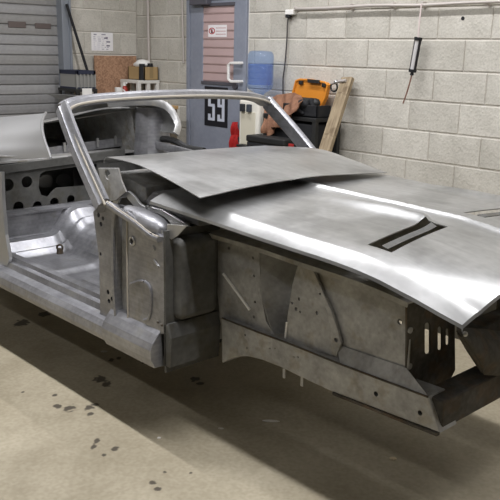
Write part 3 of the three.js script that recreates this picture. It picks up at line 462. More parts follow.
// ---------------------------------------------------------------- door in the right wall
{
  const d = struct(new THREE.Group(), 'blue-grey steel door with tinted window and number plate'); d.name = 'door_2'; scene.add(d);
  const blue = std({ map: rep(tex(256, 256, (x, y) => { const v = (fbm(x * 6, y * 6, 401, 6) - 0.5) * 18 + (fbm(x * 50, y * 50, 403, 50, 2) - 0.5) * 8; return [138 + v, 143 + v, 154 + v]; }), 1), roughness: 0.55 });
  const dz = WZ + 0.012, x0 = -3.645, x1 = -2.93, y1 = 2.04;
  const wTL = onZ(203, 6, dz), wBR = onZ(233, 83, dz);
  const lp = [[x0, 0.01], [x1, 0.01], [x1, y1], [x0, y1]], wh = [[wTL.x, wTL.y], [wTL.x, wBR.y], [wBR.x, wBR.y], [wBR.x, wTL.y]];
  mesh('door_leaf', extr(lp, [wh], 0.04, 0.003).translate(0, 0, WZ - 0.028), blue, d);
  mesh('door_frame', merge(box(-3.69, x0 - 0.004, 0, 2.095, WZ - 0.03, WZ + 0.022, 0.004), box(x1 + 0.004, -2.885, 0, 2.095, WZ - 0.03, WZ + 0.022, 0.004), box(-3.69, -2.885, y1 + 0.004, 2.095, WZ - 0.03, WZ + 0.022, 0.004)), blue, d);
  const pane = std({ map: tex(128, 128, (x, y) => { const v = (fbm(x * 4, y * 4, 411, 4) - 0.5) * 16; return [188 + v, 163 + v, 159 + v]; }), roughness: 0.3 });
  mesh('pane_backing', box(wTL.x - 0.01, wBR.x + 0.01, wBR.y - 0.01, wTL.y + 0.01, WZ - 0.006, WZ - 0.001), pane, d);
  const n = 9, hh = (wTL.y - wBR.y) / n;
  for (let i = 0; i < n; i++) { const b = wBR.y + i * hh; mesh('pane_strip', extr([[0, 0.002], [0.009, 0.003], [0.014, hh * 0.2], [0.009, hh - 0.003], [0, hh - 0.001]], [], wBR.x - wTL.x + 0.01, 0, 1).rotateY(-Math.PI / 2).translate(wBR.x + 0.005, b, WZ - 0.006), pane, d); }
  const steelD = std({ color: 0x55545a, roughness: 0.5 });
  mesh('window_trim', merge(box(wTL.x - 0.012, wBR.x + 0.012, wTL.y - 0.004, wTL.y + 0.022, dz - 0.004, dz + 0.008), box(wTL.x - 0.012, wBR.x + 0.012, wBR.y - 0.022, wBR.y + 0.002, dz - 0.004, dz + 0.01)), steelD, d);
  { const p = onZ(197, 2, dz); mesh('door_closer', box(p.x - 0.04, p.x + 0.20, p.y - 0.03, p.y + 0.05, dz, dz + 0.06, 0.008), steelD, d); }
  // white D handle
  const hp = [[239, 63], [231, 63], [228.5, 65], [228.5, 79], [231, 81.5], [239, 81.5]].map(([u, v]) => onZ(u, v, dz + 0.05)); hp[0].z = hp[5].z = dz;
  mesh('handle', sweep([hp[0], hp[0].clone().setZ(dz + 0.05), hp[1], hp[2], hp[3], hp[4], hp[5].clone().setZ(dz + 0.05), hp[5]], rrect(0.022, 0.022, 0.006, 2), V(0.2, 0.1, 1)), M.white, d);
  { const p = onZ(236, 86, dz); mesh('lock', new THREE.CylinderGeometry(0.03, 0.03, 0.02, 16).rotateX(Math.PI / 2).translate(p.x, p.y, dz + 0.01), steelD, d); }
  // black plate with the number 59
  const a = onZ(205, 86, dz), b = onZ(227.5, 128, dz), w = b.x - a.x, h = a.y - b.y;
  const pt = canvasTex(256, 420, (c, W, H) => { c.fillStyle = '#191a20'; c.fillRect(0, 0, W, H); c.fillStyle = '#c9ced8'; 
    const bar = (x, y, ww, hh2) => c.fillRect(x, y, ww, hh2);
    // stencil 5
    bar(40, 60, 30, 150); bar(40, 60, 76, 30); bar(40, 182, 76, 30); bar(88, 205, 30, 150); bar(40, 330, 76, 30); bar(40, 290, 30, 55);
    // stencil 9
    bar(146, 60, 30, 150); bar(146, 60, 76, 30); bar(194, 60, 30, 300); bar(146, 182, 70, 30); bar(146, 330, 76, 30); bar(146, 290, 30, 55); });
  const pg = new THREE.PlaneGeometry(w, h); pg.translate((a.x + b.x) / 2, (a.y + b.y) / 2, dz + 0.0035);
  mesh('number_plate', pg, std({ map: pt, roughness: 0.5 }), d, false); mesh('plate_back', box(a.x, b.x, b.y, a.y, dz - 0.001, dz + 0.003), M.black, d);
  // prohibition sticker on the pane
  const s0 = onZ(208, 25, dz), s1 = onZ(226.5, 37, dz);
  const st = canvasTex(256, 160, (c, W, H) => { c.fillStyle = '#f1ecea'; c.fillRect(0, 0, W, H); c.strokeStyle = '#b8323a'; c.lineWidth = 12; c.beginPath(); c.arc(52, 80, 38, 0, 7); c.stroke(); c.fillStyle = '#222'; c.beginPath(); c.arc(52, 66, 10, 0, 7); c.fill(); c.fillRect(40, 76, 24, 32); c.strokeStyle = '#b8323a'; c.lineWidth = 9; c.beginPath(); c.moveTo(26, 54); c.lineTo(78, 106); c.stroke(); c.fillStyle = '#b06a6a'; for (const y of [36, 78, 118]) for (let i = 0; i < 9; i++) c.fillRect(108 + i * 15, y, 11, 10); });
  const sg = new THREE.PlaneGeometry(s1.x - s0.x, s0.y - s1.y); sg.translate((s0.x + s1.x) / 2, (s0.y + s1.y) / 2, WZ + 0.0095);
  mesh('sticker', sg, std({ map: st, roughness: 0.5 }), d, false);
}
// ---------------------------------------------------------------- pipes, cords and the hanging lamp on the right wall
{
  const z = WZ + 0.05;
  const pp = [onZ(297, 9, z), onZ(330, 8, z), onZ(372, 5.5, z), onZ(420, 5.2, z), onZ(460, 3, z), onZ(505, 1, z), onZ(560, -1, z)];
  const c = thing('wall_pipe', 'grey steel conduit running along the block wall', 'pipe');
  mesh('pipe', tube(pp, 0.012, 40, 10), M.pipe, c);
  { const p = onZ(297, 9, z); mesh('elbow', tube([V(p.x, p.y, z), V(p.x - 0.03, p.y + 0.012, z - 0.01), V(p.x - 0.035, p.y, WZ + 0.004)], 0.013, 10, 8), M.pipe, c); }
  for (const u of [349, 391, 421, 486]) { const p = onZ(u, 6.5 - (u - 349) * 0.03, z); mesh('clip', box(p.x - 0.012, p.x + 0.012, p.y - 0.02, p.y + 0.02, WZ, z - 0.008, 0.003), M.pipe, c); }
  const sw = thing('socket_box', 'small white socket box at the end of the wall conduit', 'socket'); { const p = onZ(291, 12.5, WZ + 0.03); mesh('body', box(p.x - 0.05, p.x + 0.04, p.y - 0.018, p.y + 0.022, WZ, WZ + 0.05, 0.008), M.white, sw); mesh('plug', box(p.x - 0.045, p.x - 0.005, p.y - 0.04, p.y - 0.012, WZ + 0.01, WZ + 0.05, 0.006), M.rubber, sw); }
  tag(mesh('power_cord', tube([[288.5, 15], [287.5, 24], [287, 36], [286, 52], [284.5, 68], [283, 80], [283, 100], [282, 130]].map(([u, v]) => onZ(u, v, WZ + 0.025)), 0.006, 40, 6), std({ color: 0x4a4643, roughness: 0.7 })), 'dark power cord hanging from the socket box', 'cord');
  // tubular lamp hung from the conduit
  const t = thing('hanging_tube_lamp', 'black and silver tube lamp hanging on a pale cord from the conduit', 'lamp');
  const z2 = WZ + 0.075, P = (u, v) => onZ(u, v, z2);
  mesh('cord', tube([P(421.5, 4), P(419.5, 22), P(418, 39)], 0.006, 8, 6), std({ color: 0xd3c5bf, roughness: 0.6 }), t);
  const a = P(418.3, 38.5), b = P(412.5, 71), dir = b.clone().sub(a);
  const q = new THREE.Quaternion().setFromUnitVectors(V(0, -1, 0), dir.clone().normalize()), L = dir.length();
  const put = (g, k) => g.applyQuaternion(q).translate(lerp(a.x, b.x, k), lerp(a.y, b.y, k), lerp(a.z, b.z, k));
  mesh('housing', put(new THREE.CylinderGeometry(0.024, 0.024, L, 20, 1, true, 0.9, 4.6), 0.5), std({ color: 0x2a282b, roughness: 0.4, metalness: 0.5, side: THREE.DoubleSide }), t);
  mesh('tube', put(new THREE.CylinderGeometry(0.019, 0.019, L, 16), 0.5), std({ color: 0xdcd9d6, roughness: 0.2, metalness: 0.3 }), t);
  for (const k of [0.01, 0.99]) mesh('end_cap', put(new THREE.CylinderGeometry(0.028, 0.026, 0.02, 20), k), M.rubber, t);
  mesh('neck', put(new THREE.CylinderGeometry(0.008, 0.014, 0.03, 12), 1.06), M.rubber, t);
  mesh('tail_cord', tube([P(412.3, 72.5), P(410.5, 80), P(407, 92), P(403, 103.5)], 0.005, 10, 6), std({ color: 0x7c5a4c, roughness: 0.7 }), t);
  { const p = onZ(463, 18.3, WZ + 0.004); tag(mesh('wall_plug_hole', new THREE.CylinderGeometry(0.012, 0.012, 0.006, 12).rotateX(Math.PI / 2).translate(p.x, p.y, WZ + 0.006), M.rubber), 'small black anchor hole in the block wall', 'hole'); }
  // vertical conduits near the corner
  tag(mesh('vertical_conduit', tube([onZ(147.5, -6, WZ + 0.03), onZ(149, 64, WZ + 0.03)], 0.013), M.pipe), 'pale vertical conduit above the cardboard box', 'pipe');
  tag(mesh('vertical_conduit', tube([onZ(182, -6, WZ + 0.02), onZ(183.5, 63, WZ + 0.02)], 0.009), M.pipe), 'thin pale conduit beside the blue-grey door frame', 'pipe');
}
// ---------------------------------------------------------------- water cooler with bottle
{
  const zc = WZ + 0.22, A = onZ(247.5, 90, zc), B = onZ(273, 90, zc), cx = (A.x + B.x) / 2, R = (B.x - A.x) / 2 * 0.72, y0 = onZ(260, 91, zc).y, y1 = onZ(260, 49, zc).y, H = y1 - y0;
  const t = thing('water_cooler', 'white water cooler below the blue bottle beside the door', 'water cooler');
  const w = R * 1.12; const cw = std({ color: 0xe4e0d2, roughness: 0.45 });
  const fx = cx - 0.005;
  mesh('cabinet', merge(box(fx - w, fx + w, 0, y0 - 0.06, zc - w, zc + w, 0.03), box(fx - w * 0.97, fx + w * 0.97, y0 - 0.08, y0 - 0.045, zc - w * 0.97, zc + w * 0.97, 0.025)), cw, t);
  mesh('tap_recess', box(fx - w * 0.7, fx + w * 0.7, y0 - 0.42, y0 - 0.16, zc + w - 0.006, zc + w + 0.003, 0.003), std({ color: 0xcfc9b4, roughness: 0.5 }), t);
  for (const [s, c] of [[-0.45, 0x23262b], [0.2, 0x3a4048]]) mesh('tap', merge(box(fx + s * w - 0.02, fx + s * w + 0.02, y0 - 0.16, y0 - 0.10, zc + w, zc + w + 0.03, 0.006)), std({ color: c, roughness: 0.5 }), t);
  mesh('drip_tray', box(fx - w * 0.6, fx + w * 0.6, y0 - 0.44, y0 - 0.42, zc + w, zc + w + 0.06, 0.005), M.black, t);
  // inverted bottle
  const prof = [[0.001, -0.03], [0.03, -0.03], [0.032, -0.012], [R * 0.6, 0.008], [R * 0.92, 0.028], [R, 0.06]]; for (let i = 0; i < 4; i++) { const a = 0.07 + i * (H - 0.15) / 4, s = (H - 0.15) / 4; prof.push([R, a], [R, a + s * 0.72], [R * 0.965, a + s * 0.80], [R * 0.965, a + s * 0.92]); } prof.push([R, H - 0.07], [R * 0.97, H - 0.03], [R * 0.85, H - 0.008], [R * 0.6, H], [0.001, H - 0.012]);
  const bt = thing('water_bottle', 'large translucent blue water bottle standing on the water cooler', 'bottle');
  const g = new THREE.LatheGeometry(prof.map(p => new THREE.Vector2(p[0], p[1])), 32).translate(cx, y0 - 0.012, zc);
  mesh('bottle', g, new THREE.MeshPhysicalMaterial({ color: 0xd4e2f6, roughness: 0.08, transmission: 0.9, thickness: 0, ior: 1.4 }), bt);
  mesh('water', new THREE.CylinderGeometry(R * 0.93, R * 0.93, H * 0.5, 28).translate(cx, y0 + 0.05 + H * 0.25, zc), new THREE.MeshPhysicalMaterial({ color: 0xb4ccf0, roughness: 0.08, transmission: 0.88, thickness: 0 }), bt);
  // red cloths hanging by the door edge
  const red = std({ color: 0xb5201f, roughness: 0.8 });
  const rg = thing('red_rag', 'crumpled red cloth hanging at the door edge beside the cooler', 'cloth');
  for (const [u0, u1, v0, v1] of [[231, 238, 122, 137], [229.5, 238, 135, 152]]) { const rows = []; for (let i = 0; i <= 10; i++) { const tt = i / 10, row = []; for (let j = 0; j <= 8; j++) { const s = j / 8, p = onZ(lerp(lerp(u0 + 1.5, u0, tt), u1, s), lerp(v0, v1, tt), WZ + 0.05); p.z += 0.014 * Math.sin(s * 9 + tt * 3) * (0.4 + tt) + 0.008 * Math.sin(tt * 5); row.push(p); } rows.push(row); } mesh('fold', shell(rows, 0.006, V(0, 0, 1)), red, rg); }
}
// ---------------------------------------------------------------- tool cart by the wall with case, apron, box, plank
{
  const z0 = WZ + 0.05, z1 = WZ + 0.34;
  const t = thing('tool_cart', 'black tool cart standing against the block wall', 'tool cart');
  const l = onZ(262, 150, z1).x, r = onZ(316, 112, z1).x, ty = onZ(300, 117, z1).y;
  mesh('top_shelf', box(l, r, ty - 0.03, ty, z0, z1, 0.006), M.black, t);
  mesh('lower_shelf', box(l, r, 0.25, 0.28, z0, z1, 0.006), M.black, t);
  for (const x of [l + 0.02, r - 0.02]) for (const z of [z0 + 0.02, z1 - 0.02]) mesh('leg', box(x - 0.018, x + 0.018, 0, ty - 0.02, z - 0.018, z + 0.018, 0.004), M.darkpaint, t);
  mesh('drawer', box(l + 0.04, r - 0.04, ty - 0.30, ty - 0.05, z0 + 0.02, z1 - 0.01, 0.008), M.rubber, t);
  mesh('back_panel', box(l + 0.02, r - 0.02, 0.28, ty - 0.03, z0 + 0.005, z0 + 0.015), M.black, t);
  // open tool case: dark tray with tools and an orange lid leaning back on the wall
  const oc = thing('open_tool_case', 'open tool case with orange lid and dark tray on the cart', 'tool case');
  const orange = std({ color: 0xd98a2b, roughness: 0.5 });
  const cl = onZ(290, 112, z1 - 0.1).x, cr = r - 0.005;
  mesh('tray', merge(box(cl, cr, ty, ty + 0.015, z0 + 0.10, z1 - 0.02, 0.004), box(cl, cr, ty, ty + 0.09, z1 - 0.035, z1 - 0.02, 0.004), box(cl, cl + 0.015, ty, ty + 0.09, z0 + 0.12, z1 - 0.02, 0.004), box(cr - 0.015, cr, ty, ty + 0.09, z0 + 0.12, z1 - 0.02, 0.004)), M.rubber, oc);
  const lp = [[296, 81], [300, 79.5], [312, 80], [325, 82.5], [327.5, 85], [325, 97], [321, 106], [293, 103], [291.5, 98]];
  const lid = sheetZ(lp, WZ + 0.12, 0.05, [], 0.01); const lidM = mesh('lid', lid, orange, oc);
  mesh('lid_rim', sweep([...lp, lp[0]].map(([u, v]) => onZ(u, v, WZ + 0.125)), rrect(0.016, 0.014, 0.004, 1), V(0, 0, 1)), orange, lidM);
  mesh('lid_handle', sheetZ([[307, 79], [318, 80.2], [318.5, 83.5], [307.5, 82.5]], WZ + 0.15, 0.03), M.black, lidM);
  for (const [u, v] of [[301, 82.5], [324, 85]]) { const p = onZ(u, v, WZ + 0.13); mesh('latch', box(p.x - 0.018, p.x + 0.018, p.y - 0.015, p.y + 0.012, WZ + 0.11, WZ + 0.14, 0.004), M.black, lidM); }
  const gun = thing('cordless_drill', 'black power drill lying in the open tool case tray', 'drill'); const gp = V((cl + cr) / 2 - 0.02, ty + 0.10, z1 - 0.14);
  mesh('body', new THREE.CapsuleGeometry(0.035, 0.14, 4, 12).rotateZ(Math.PI / 2).translate(gp.x, gp.y, gp.z), M.darkpaint, gun); mesh('grip', new THREE.CapsuleGeometry(0.022, 0.10, 4, 10).rotateZ(0.4).translate(gp.x + 0.07, gp.y - 0.03, gp.z + 0.03), M.rubber, gun); mesh('chuck', new THREE.CylinderGeometry(0.014, 0.022, 0.05, 12).rotateZ(Math.PI / 2).translate(gp.x - 0.125, gp.y, gp.z), M.shiny, gun);
  const gl = thing('work_glove', 'dark crumpled work glove draped over the tool case tray edge', 'glove');
  { const c = onZ(303, 104, z1 - 0.03); mesh('palm', new THREE.SphereGeometry(0.05, 12, 8).scale(1.1, 0.7, 0.6).translate(c.x, c.y, c.z), M.rubber, gl); for (let i = 0; i < 4; i++) mesh('finger', new THREE.CapsuleGeometry(0.013, 0.06, 3, 8).rotateZ(0.5 + i * 0.25).translate(c.x - 0.05 + i * 0.012, c.y - 0.02 - i * 0.012, c.z + 0.015), M.rubber, gl); }
  // brown leather apron draped over the left end
  const P = [], top = [[266, 106], [270, 99], [275, 95], [284, 94], [293, 92.5], [302, 96]], bot = [[263, 133], [269, 136], [275, 127], [283, 129], [290, 116], [301, 104]];
  for (let i = 0; i <= 40; i++) { const s = i / 40 * 5, k = Math.min(4, Math.floor(s)), f = s - k, e = f * f * (3 - 2 * f), tu = lerp(top[k][0], top[k + 1][0], f), tv = lerp(top[k][1], top[k + 1][1], f), bu = lerp(bot[k][0], bot[k + 1][0], f), bv = lerp(bot[k][1], bot[k + 1][1], e), row = []; for (let j = 0; j <= 20; j++) { const q = j / 20, p = onZ(lerp(tu, bu, q), lerp(tv, bv, q), lerp(z1 - 0.12, z1 + 0.05, Math.sin(q * 1.57))); p.z += 0.022 * Math.sin(i * 0.75 + q * 2.5) * (0.25 + q) + 0.010 * Math.sin(i * 0.33 + q * 9); row.push(p); } P.push(row); }
  const leather = tex(256, 256, (x, y) => { const v = (fbm(x * 7, y * 7, 501, 7) - 0.5) * 60 + (fbm(x * 40, y * 40, 503, 40, 2) - 0.5) * 20; return [130 + v, 92 + v * 0.9, 68 + v * 0.75]; });
  tag(mesh('leather_apron', shell(P, 0.006, V(0, 0.4, 1)), std({ map: rep(leather, 3), roughness: 0.8 })), 'brown leather apron draped over the cart beside the orange lid', 'apron');
  // black toolbox low at the left of the cart
  const bt = thing('black_toolbox', 'long black toolbox below the leather apron', 'toolbox');
  const ba = onZ(256, 134, z1 + 0.06), bb = onZ(293, 150, z1 + 0.06);
  mesh('body', box(ba.x, bb.x, ty - 0.42, ba.y - 0.05, z1 + 0.03, z1 + 0.16, 0.01), M.rubber, bt); mesh('lid', box(ba.x - 0.006, bb.x + 0.006, ba.y - 0.05, ba.y, z1 + 0.025, z1 + 0.165, 0.012), M.black, bt);
  { const p = onZ(291, 146, z1 + 0.165); mesh('red_label', box(p.x - 0.03, p.x + 0.02, p.y - 0.015, p.y + 0.015, z1 + 0.155, z1 + 0.163, 0.002), std({ color: 0xa02522, roughness: 0.6 }), bt); }
  mesh('stand', box(ba.x + 0.03, bb.x - 0.03, 0, ty - 0.42, z1 + 0.04, z1 + 0.15, 0.006), M.darkpaint, bt);
  // leaning wooden plank
  const wood = tex(128, 512, (x, y) => { const g = fbm(x * 14, y * 3, 601, 0, 3), f = fbm(x * 60, y * 6, 607, 0, 2), k = sstep(0.6, 0.75, fbm(x * 3, y * 10, 611, 0)); const v = (g - 0.5) * 60 + (f - 0.5) * 30 - k * 26; return [146 + v, 130 + v, 104 + v * 0.9]; });
  const pt = onZ(348, 78, WZ + 0.06), pb = onZ(320.5, 165, WZ + 0.40), dv = pb.clone().sub(pt), ext = pt.clone().addScaledVector(dv, (pt.y) / (pt.y - pb.y));
  const axis = ext.clone().sub(pt), L = axis.length(), pg = new RoundedBoxGeometry(0.10, L, 0.035, 1, 0.003);
  const o = new THREE.Mesh(metreUV(pg), std({ map: rep(wood, 3), roughness: 0.85 })); o.name = 'wooden_plank'; o.castShadow = o.receiveShadow = true;
  const yb = axis.clone().negate().normalize(), xb = V(1, 0, 0).addScaledVector(yb, -yb.x).normalize(), zb = xb.clone().cross(yb);
  o.quaternion.setFromRotationMatrix(new THREE.Matrix4().makeBasis(xb, yb, zb)); o.position.copy(pt.clone().lerp(ext, 0.5)); scene.add(o); tag(o, 'weathered wooden plank leaning against the block wall', 'plank');
  // air blow gun hung on the plank's top
  const ag = thing('air_blow_gun', 'grey air blow gun hanging beside the top of the plank', 'air gun');
  const G = (u, v) => onZ(u, v, WZ + 0.10);
  mesh('barrel', tube([G(332, 83.5), G(338, 81.5), G(346, 80.5)], 0.012, 8, 8), M.pipe, ag); mesh('coil', new THREE.TorusGeometry(0.032, 0.007, 8, 20).translate(G(334, 87).x, G(334, 87).y, WZ + 0.10), M.darkpaint, ag); mesh('fitting', new THREE.SphereGeometry(0.018, 10, 8).translate(G(337, 82).x, G(337, 82).y, WZ + 0.11), M.shiny, ag);
}
// ---------------------------------------------------------------- left back corner
{
  const X = WX;
  // shelf with crate
  const s = thing('metal_shelf', 'dark metal shelf unit in the corner beside the shutter', 'shelf');
  const a = onX(76, 88, X + 0.35), b = onX(97, 88, X + 0.35);
  const zl = b.z, zr = a.z, sy = a.y - 0.01;
  for (const y of [sy, 0.75, 0.3]) mesh('board', box(X + 0.03, X + 0.36, y - 0.025, y, zl, zr, 0.003), M.darkpaint, s);
  for (const z of [zl + 0.015, zr - 0.015]) for (const x of [X + 0.045, X + 0.345]) mesh('post', box(x - 0.012, x + 0.012, 0, sy, z - 0.012, z + 0.012), M.darkpaint, s);
  const cr = thing('blue_crate', 'dark blue plastic crate on the corner shelf', 'crate'); const cblue = std({ color: 0x262b3c, roughness: 0.6 }); const cgrey = std({ color: 0x8d8c86, roughness: 0.7 });
  const ct = onX(70, 70.5, X + 0.35).y, g = 0.012;
  mesh('rim', merge(box(X + 0.05, X + 0.35, ct - 0.035, ct, zr - 0.03, zr - 0.01), box(X + 0.05, X + 0.35, ct - 0.035, ct, zl + 0.01, zl + 0.03), box(X + 0.33, X + 0.35, ct - 0.035, ct, zl + 0.01, zr - 0.01, 0.003), box(X + 0.05, X + 0.07, ct - 0.035, ct, zl + 0.01, zr - 0.01)), cblue, cr);
  mesh('base', box(X + 0.05, X + 0.35, sy, sy + 0.015, zl + 0.01, zr - 0.01, 0.002), cblue, cr);
  for (let i = 0; i <= 5; i++) { const z = lerp(zl + 0.015, zr - 0.015, i / 5); mesh('wall_rib', box(X + 0.338, X + 0.35, sy, ct - 0.03, z - 0.006, z + 0.006), cgrey, cr); }
  mesh('wall_panel', merge(box(X + 0.325, X + 0.335, sy, ct - 0.03, zl + 0.012, zr - 0.012), box(X + 0.06, X + 0.33, sy, ct - 0.03, zr - 0.02, zr - 0.012), box(X + 0.06, X + 0.33, sy, ct - 0.03, zl + 0.012, zl + 0.02)), cgrey, cr);
  { const p0 = onX(83, 88.5, X + 0.38), p1 = onX(93, 99, X + 0.38); tag(mesh('paper_sheet', box(X + 0.364, X + 0.367, p1.y, p0.y, p1.z, p0.z, 0), M.white), 'white paper sheet hanging off the front of the corner shelf', 'paper'); }
  // black pole leaning into the corner shelf
  tag(mesh('black_pole', tube([onX(66.5, 4, X + 0.06), onX(87.5, 71, X + 0.16)], 0.013), M.rubber), 'thin black pole leaning behind the blue crate', 'pole');
  tag(mesh('thermometer', (() => { const p0 = onX(68, 37, X + 0.02), p1 = onX(71.5, 48, X + 0.02); return box(X + 0.004, X + 0.02, p1.y, p0.y, p1.z, p0.z, 0.004); })(), std({ color: 0xb9b29c, roughness: 0.6 })), 'small pale switch strip on the wall beside shutter rail', 'switch');
  // notice on the wall
  const p0 = onX(91, 32, X + 0.006), p1 = onX(113, 51, X + 0.006);
  const nt = canvasTex(256, 220, (c, W, H) => { c.fillStyle = '#eceae8'; c.fillRect(0, 0, W, H); c.fillStyle = '#8d8a94'; c.fillRect(28, 20, 34, 14); c.fillRect(120, 20, 50, 12); let k = 3; for (let y = 52; y < 200; y += 24) { let x = 24; while (x < 210) { k = (k * 73 + 11) % 97; const w = 14 + k % 26; c.fillStyle = k % 3 ? '#c9c5cb' : '#9a95a0'; c.fillRect(x, y, w, 8); x += w + 8 + k % 20; } } c.fillStyle = '#6f6a76'; for (const [x, y, w] of [[150, 60, 44], [178, 104, 44], [178, 150, 40]]) c.fillRect(x, y, w, 16); });
  const ng = new THREE.BoxGeometry(p0.z - p1.z, p0.y - p1.y, 0.002).rotateY(Math.PI / 2).translate(X + 0.007, (p0.y + p1.y) / 2, (p0.z + p1.z) / 2);
  tag(mesh('wall_notice', ng, std({ map: nt, roughness: 0.7 }), scene, false), 'white printed paper notice taped to the block wall', 'notice');
  // chipboard sheet
  const chip = tex(256, 256, (x, y) => { const v = (fbm(x * 30, y * 30, 701, 30, 3) - 0.5) * 70 + (fbm(x * 5, y * 5, 703, 5) - 0.5) * 20; return [166 + v, 130 + v * 0.85, 102 + v * 0.7]; });
  const bw = std({ map: rep(chip, 3), roughness: 0.9 });
  const c0 = onX(97, 55.5, X + 0.10), c1 = onX(140, 98, X + 0.10);
  tag(mesh('chipboard_sheet', box(X + 0.04, X + 0.06, 0, c0.y, Math.max(c1.z, WZ + 0.05), c0.z, 0.002), bw), 'brown chipboard sheet standing against the wall below the notice', 'board');
  // white plastic rack with cardboard box, mug and red bottle
  const rk = thing('white_rack', 'white plastic shelf rack beside the chipboard sheet', 'rack');
  const rx0 = -4.40, f = rx0 + 0.30, ra = onX(138, 80.5, f), rb2 = onX(161, 80.5, f), rz0 = Math.max(WZ + 0.02, rb2.z), rz1 = ra.z, ry = ra.y;
  const wp = std({ color: 0xd6d4cc, roughness: 0.5 });
  for (const y of [ry, ry - 0.30, ry - 0.62, 0.25]) mesh('shelf', box(rx0, f, y - 0.03, y, rz0, rz1, 0.005), wp, rk);
  for (const x of [rx0 + 0.02, f - 0.02]) for (const z of [rz0 + 0.02, (rz0 + rz1) / 2, rz1 - 0.02]) mesh('post', box(x - 0.018, x + 0.018, 0, ry - 0.02, z - 0.018, z + 0.018, 0.004), wp, rk);
  const cb = thing('cardboard_box', 'open tan cardboard box on top of the white rack', 'box'); const card = std({ color: 0xa78d62, roughness: 0.9 });
  const k0 = onX(145, 67, f), bz0 = rz0 + 0.01, bz1 = k0.z, bh = k0.y - ry;
  mesh('body', merge(box(f - 0.28, f - 0.01, ry, ry + bh, bz1 - 0.008, bz1), box(f - 0.28, f - 0.01, ry, ry + bh, bz0, bz0 + 0.008), box(f - 0.018, f - 0.01, ry, ry + bh, bz0, bz1), box(f - 0.28, f - 0.272, ry, ry + bh, bz0, bz1), box(f - 0.28, f - 0.01, ry, ry + 0.006, bz0, bz1)), card, cb);
  mesh('tape', box(f - 0.0095, f - 0.008, ry + 0.02, ry + bh, (bz0 + bz1) / 2 - 0.02, (bz0 + bz1) / 2 + 0.02), std({ color: 0x8f7a54, roughness: 0.6 }), cb);
  const pl = thing('white_plastic_bag', 'crumpled white plastic bag stuffed in the cardboard box', 'bag');
  { const g2 = new THREE.SphereGeometry(0.085, 24, 16), p = g2.attributes.position; for (let i = 0; i < p.count; i++) { const q = V().fromBufferAttribute(p, i), m2 = 1 + 0.5 * (fbm(q.x * 22 + 5, q.y * 22 + q.z * 17 + 5, 801) - 0.5); q.multiplyScalar(m2); p.setXYZ(i, q.x, q.y * 0.55, q.z); } g2.computeVertexNormals(); mesh('bag', g2.translate(f - 0.14, ry + bh + 0.02, (bz0 + bz1) / 2 + 0.01), M.white, pl); }
  for (const [u, v] of [[142, 66], [150, 65.5]]) { const p = onX(u, v, f - 0.05); tag(mesh('spray_cap', new THREE.CylinderGeometry(0.028, 0.032, 0.16, 12).translate(p.x, p.y - 0.06, p.z), M.rubber), 'black capped can poking out of the cardboard box', 'can', 'black cans in the cardboard box'); }
  // small ledge board with mug and bottle
  const lg = onX(116, 97, X + 0.22); const ly = lg.y, mz = lg.z;
  const tb = thing('side_crate', 'low brown wooden crate in front of the chipboard', 'crate'); mesh('top', box(X + 0.10, X + 0.36, ly - 0.02, ly, mz - 0.115, mz + 0.07, 0.003), bw, tb); for (const z of [mz - 0.105, mz + 0.06]) for (const x of [X + 0.12, X + 0.34]) mesh('leg', box(x - 0.015, x + 0.015, 0, ly - 0.018, z - 0.012, z + 0.012), bw, tb);
  const mg = thing('white_mug', 'small white mug in front of the chipboard sheet', 'mug'); { const p = onX(118.8, 96, X + 0.25); mesh('cup', new THREE.LatheGeometry([[0.001, 0], [0.034, 0], [0.038, 0.09], [0.034, 0.09], [0.031, 0.01], [0.001, 0.008]].map(q => new THREE.Vector2(...q)), 20).translate(p.x, ly, p.z), M.white, mg); mesh('handle', new THREE.TorusGeometry(0.024, 0.006, 6, 14).rotateY(0.7).translate(p.x + 0.03, ly + 0.045, p.z - 0.025), M.white, mg); }
  const rbm = std({ color: 0xa03428, roughness: 0.5 });
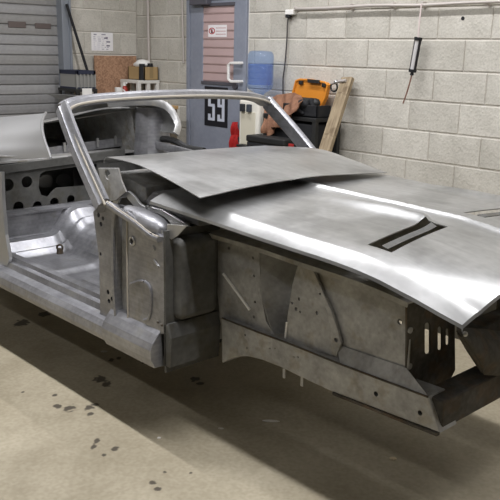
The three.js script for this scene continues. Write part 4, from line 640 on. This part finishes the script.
  const rbt = thing('red_bottle', 'small red spray bottle beside the white mug', 'bottle'); { const p = onX(124.8, 96, X + 0.24); mesh('body', new THREE.LatheGeometry([[0.001, 0], [0.03, 0], [0.032, 0.07], [0.018, 0.095], [0.012, 0.11], [0.001, 0.11]].map(q => new THREE.Vector2(...q)), 18).translate(p.x, ly, p.z), rbm, rbt); mesh('cap', merge(new THREE.CylinderGeometry(0.014, 0.016, 0.03, 12).translate(p.x, ly + 0.12, p.z), box(p.x - 0.01, p.x + 0.035, ly + 0.125, ly + 0.14, p.z - 0.008, p.z + 0.008)), M.white, rbt); }
  // wooden stool behind the car
  const st = thing('wooden_stand', 'small wooden stand with a pale top behind the car body', 'stand');
  const q0 = onX(160, 106.5, -3.55), q1 = onX(178.5, 106.5, -3.55); const wm = std({ color: 0xb08f60, roughness: 0.85 }), wd = std({ color: 0x5d5444, roughness: 0.9 });
  mesh('top', box(-3.85, -3.55, q0.y - 0.03, q0.y, q1.z, q0.z + 0.1, 0.004), wm, st); for (const z of [q1.z + 0.04, q0.z + 0.06]) for (const x of [-3.82, -3.58]) mesh('leg', box(x - 0.025, x + 0.025, 0, q0.y - 0.028, z - 0.03, z + 0.03, 0.004), wd, st);
}
// ---------------------------------------------------------------- scraps on the floor
for (const [u, v, l, w, c, lab] of [[271, 421.5, 0.042, 0.010, 0xe8e4da, 'thin white plastic sliver on the floor under the frame rail'], [393, 459, 0.016, 0.013, 0xd9c9a8, 'small tan chip on the floor below the front crossmember'], [159, 438.5, 0.009, 0.007, 0xeeeae0, 'tiny white chip on the floor between oil spots'], [104, 352, 0.020, 0.012, 0xc9c6be, 'small pale metal offcut on the floor beneath the rocker'], [221, 429, 0.014, 0.006, 0xcfcabc, 'thin pale fragment on the shaded floor']]) {
  const p = onY(u, v, 0), g = new THREE.DodecahedronGeometry(1, 0).scale(l, 0.004, w).rotateY(0.75).translate(p.x, 0.003, p.z); tag(mesh('floor_scrap', g, std({ color: c, roughness: 0.7 })), lab, 'scrap');
}
renderer.render(scene, camera);
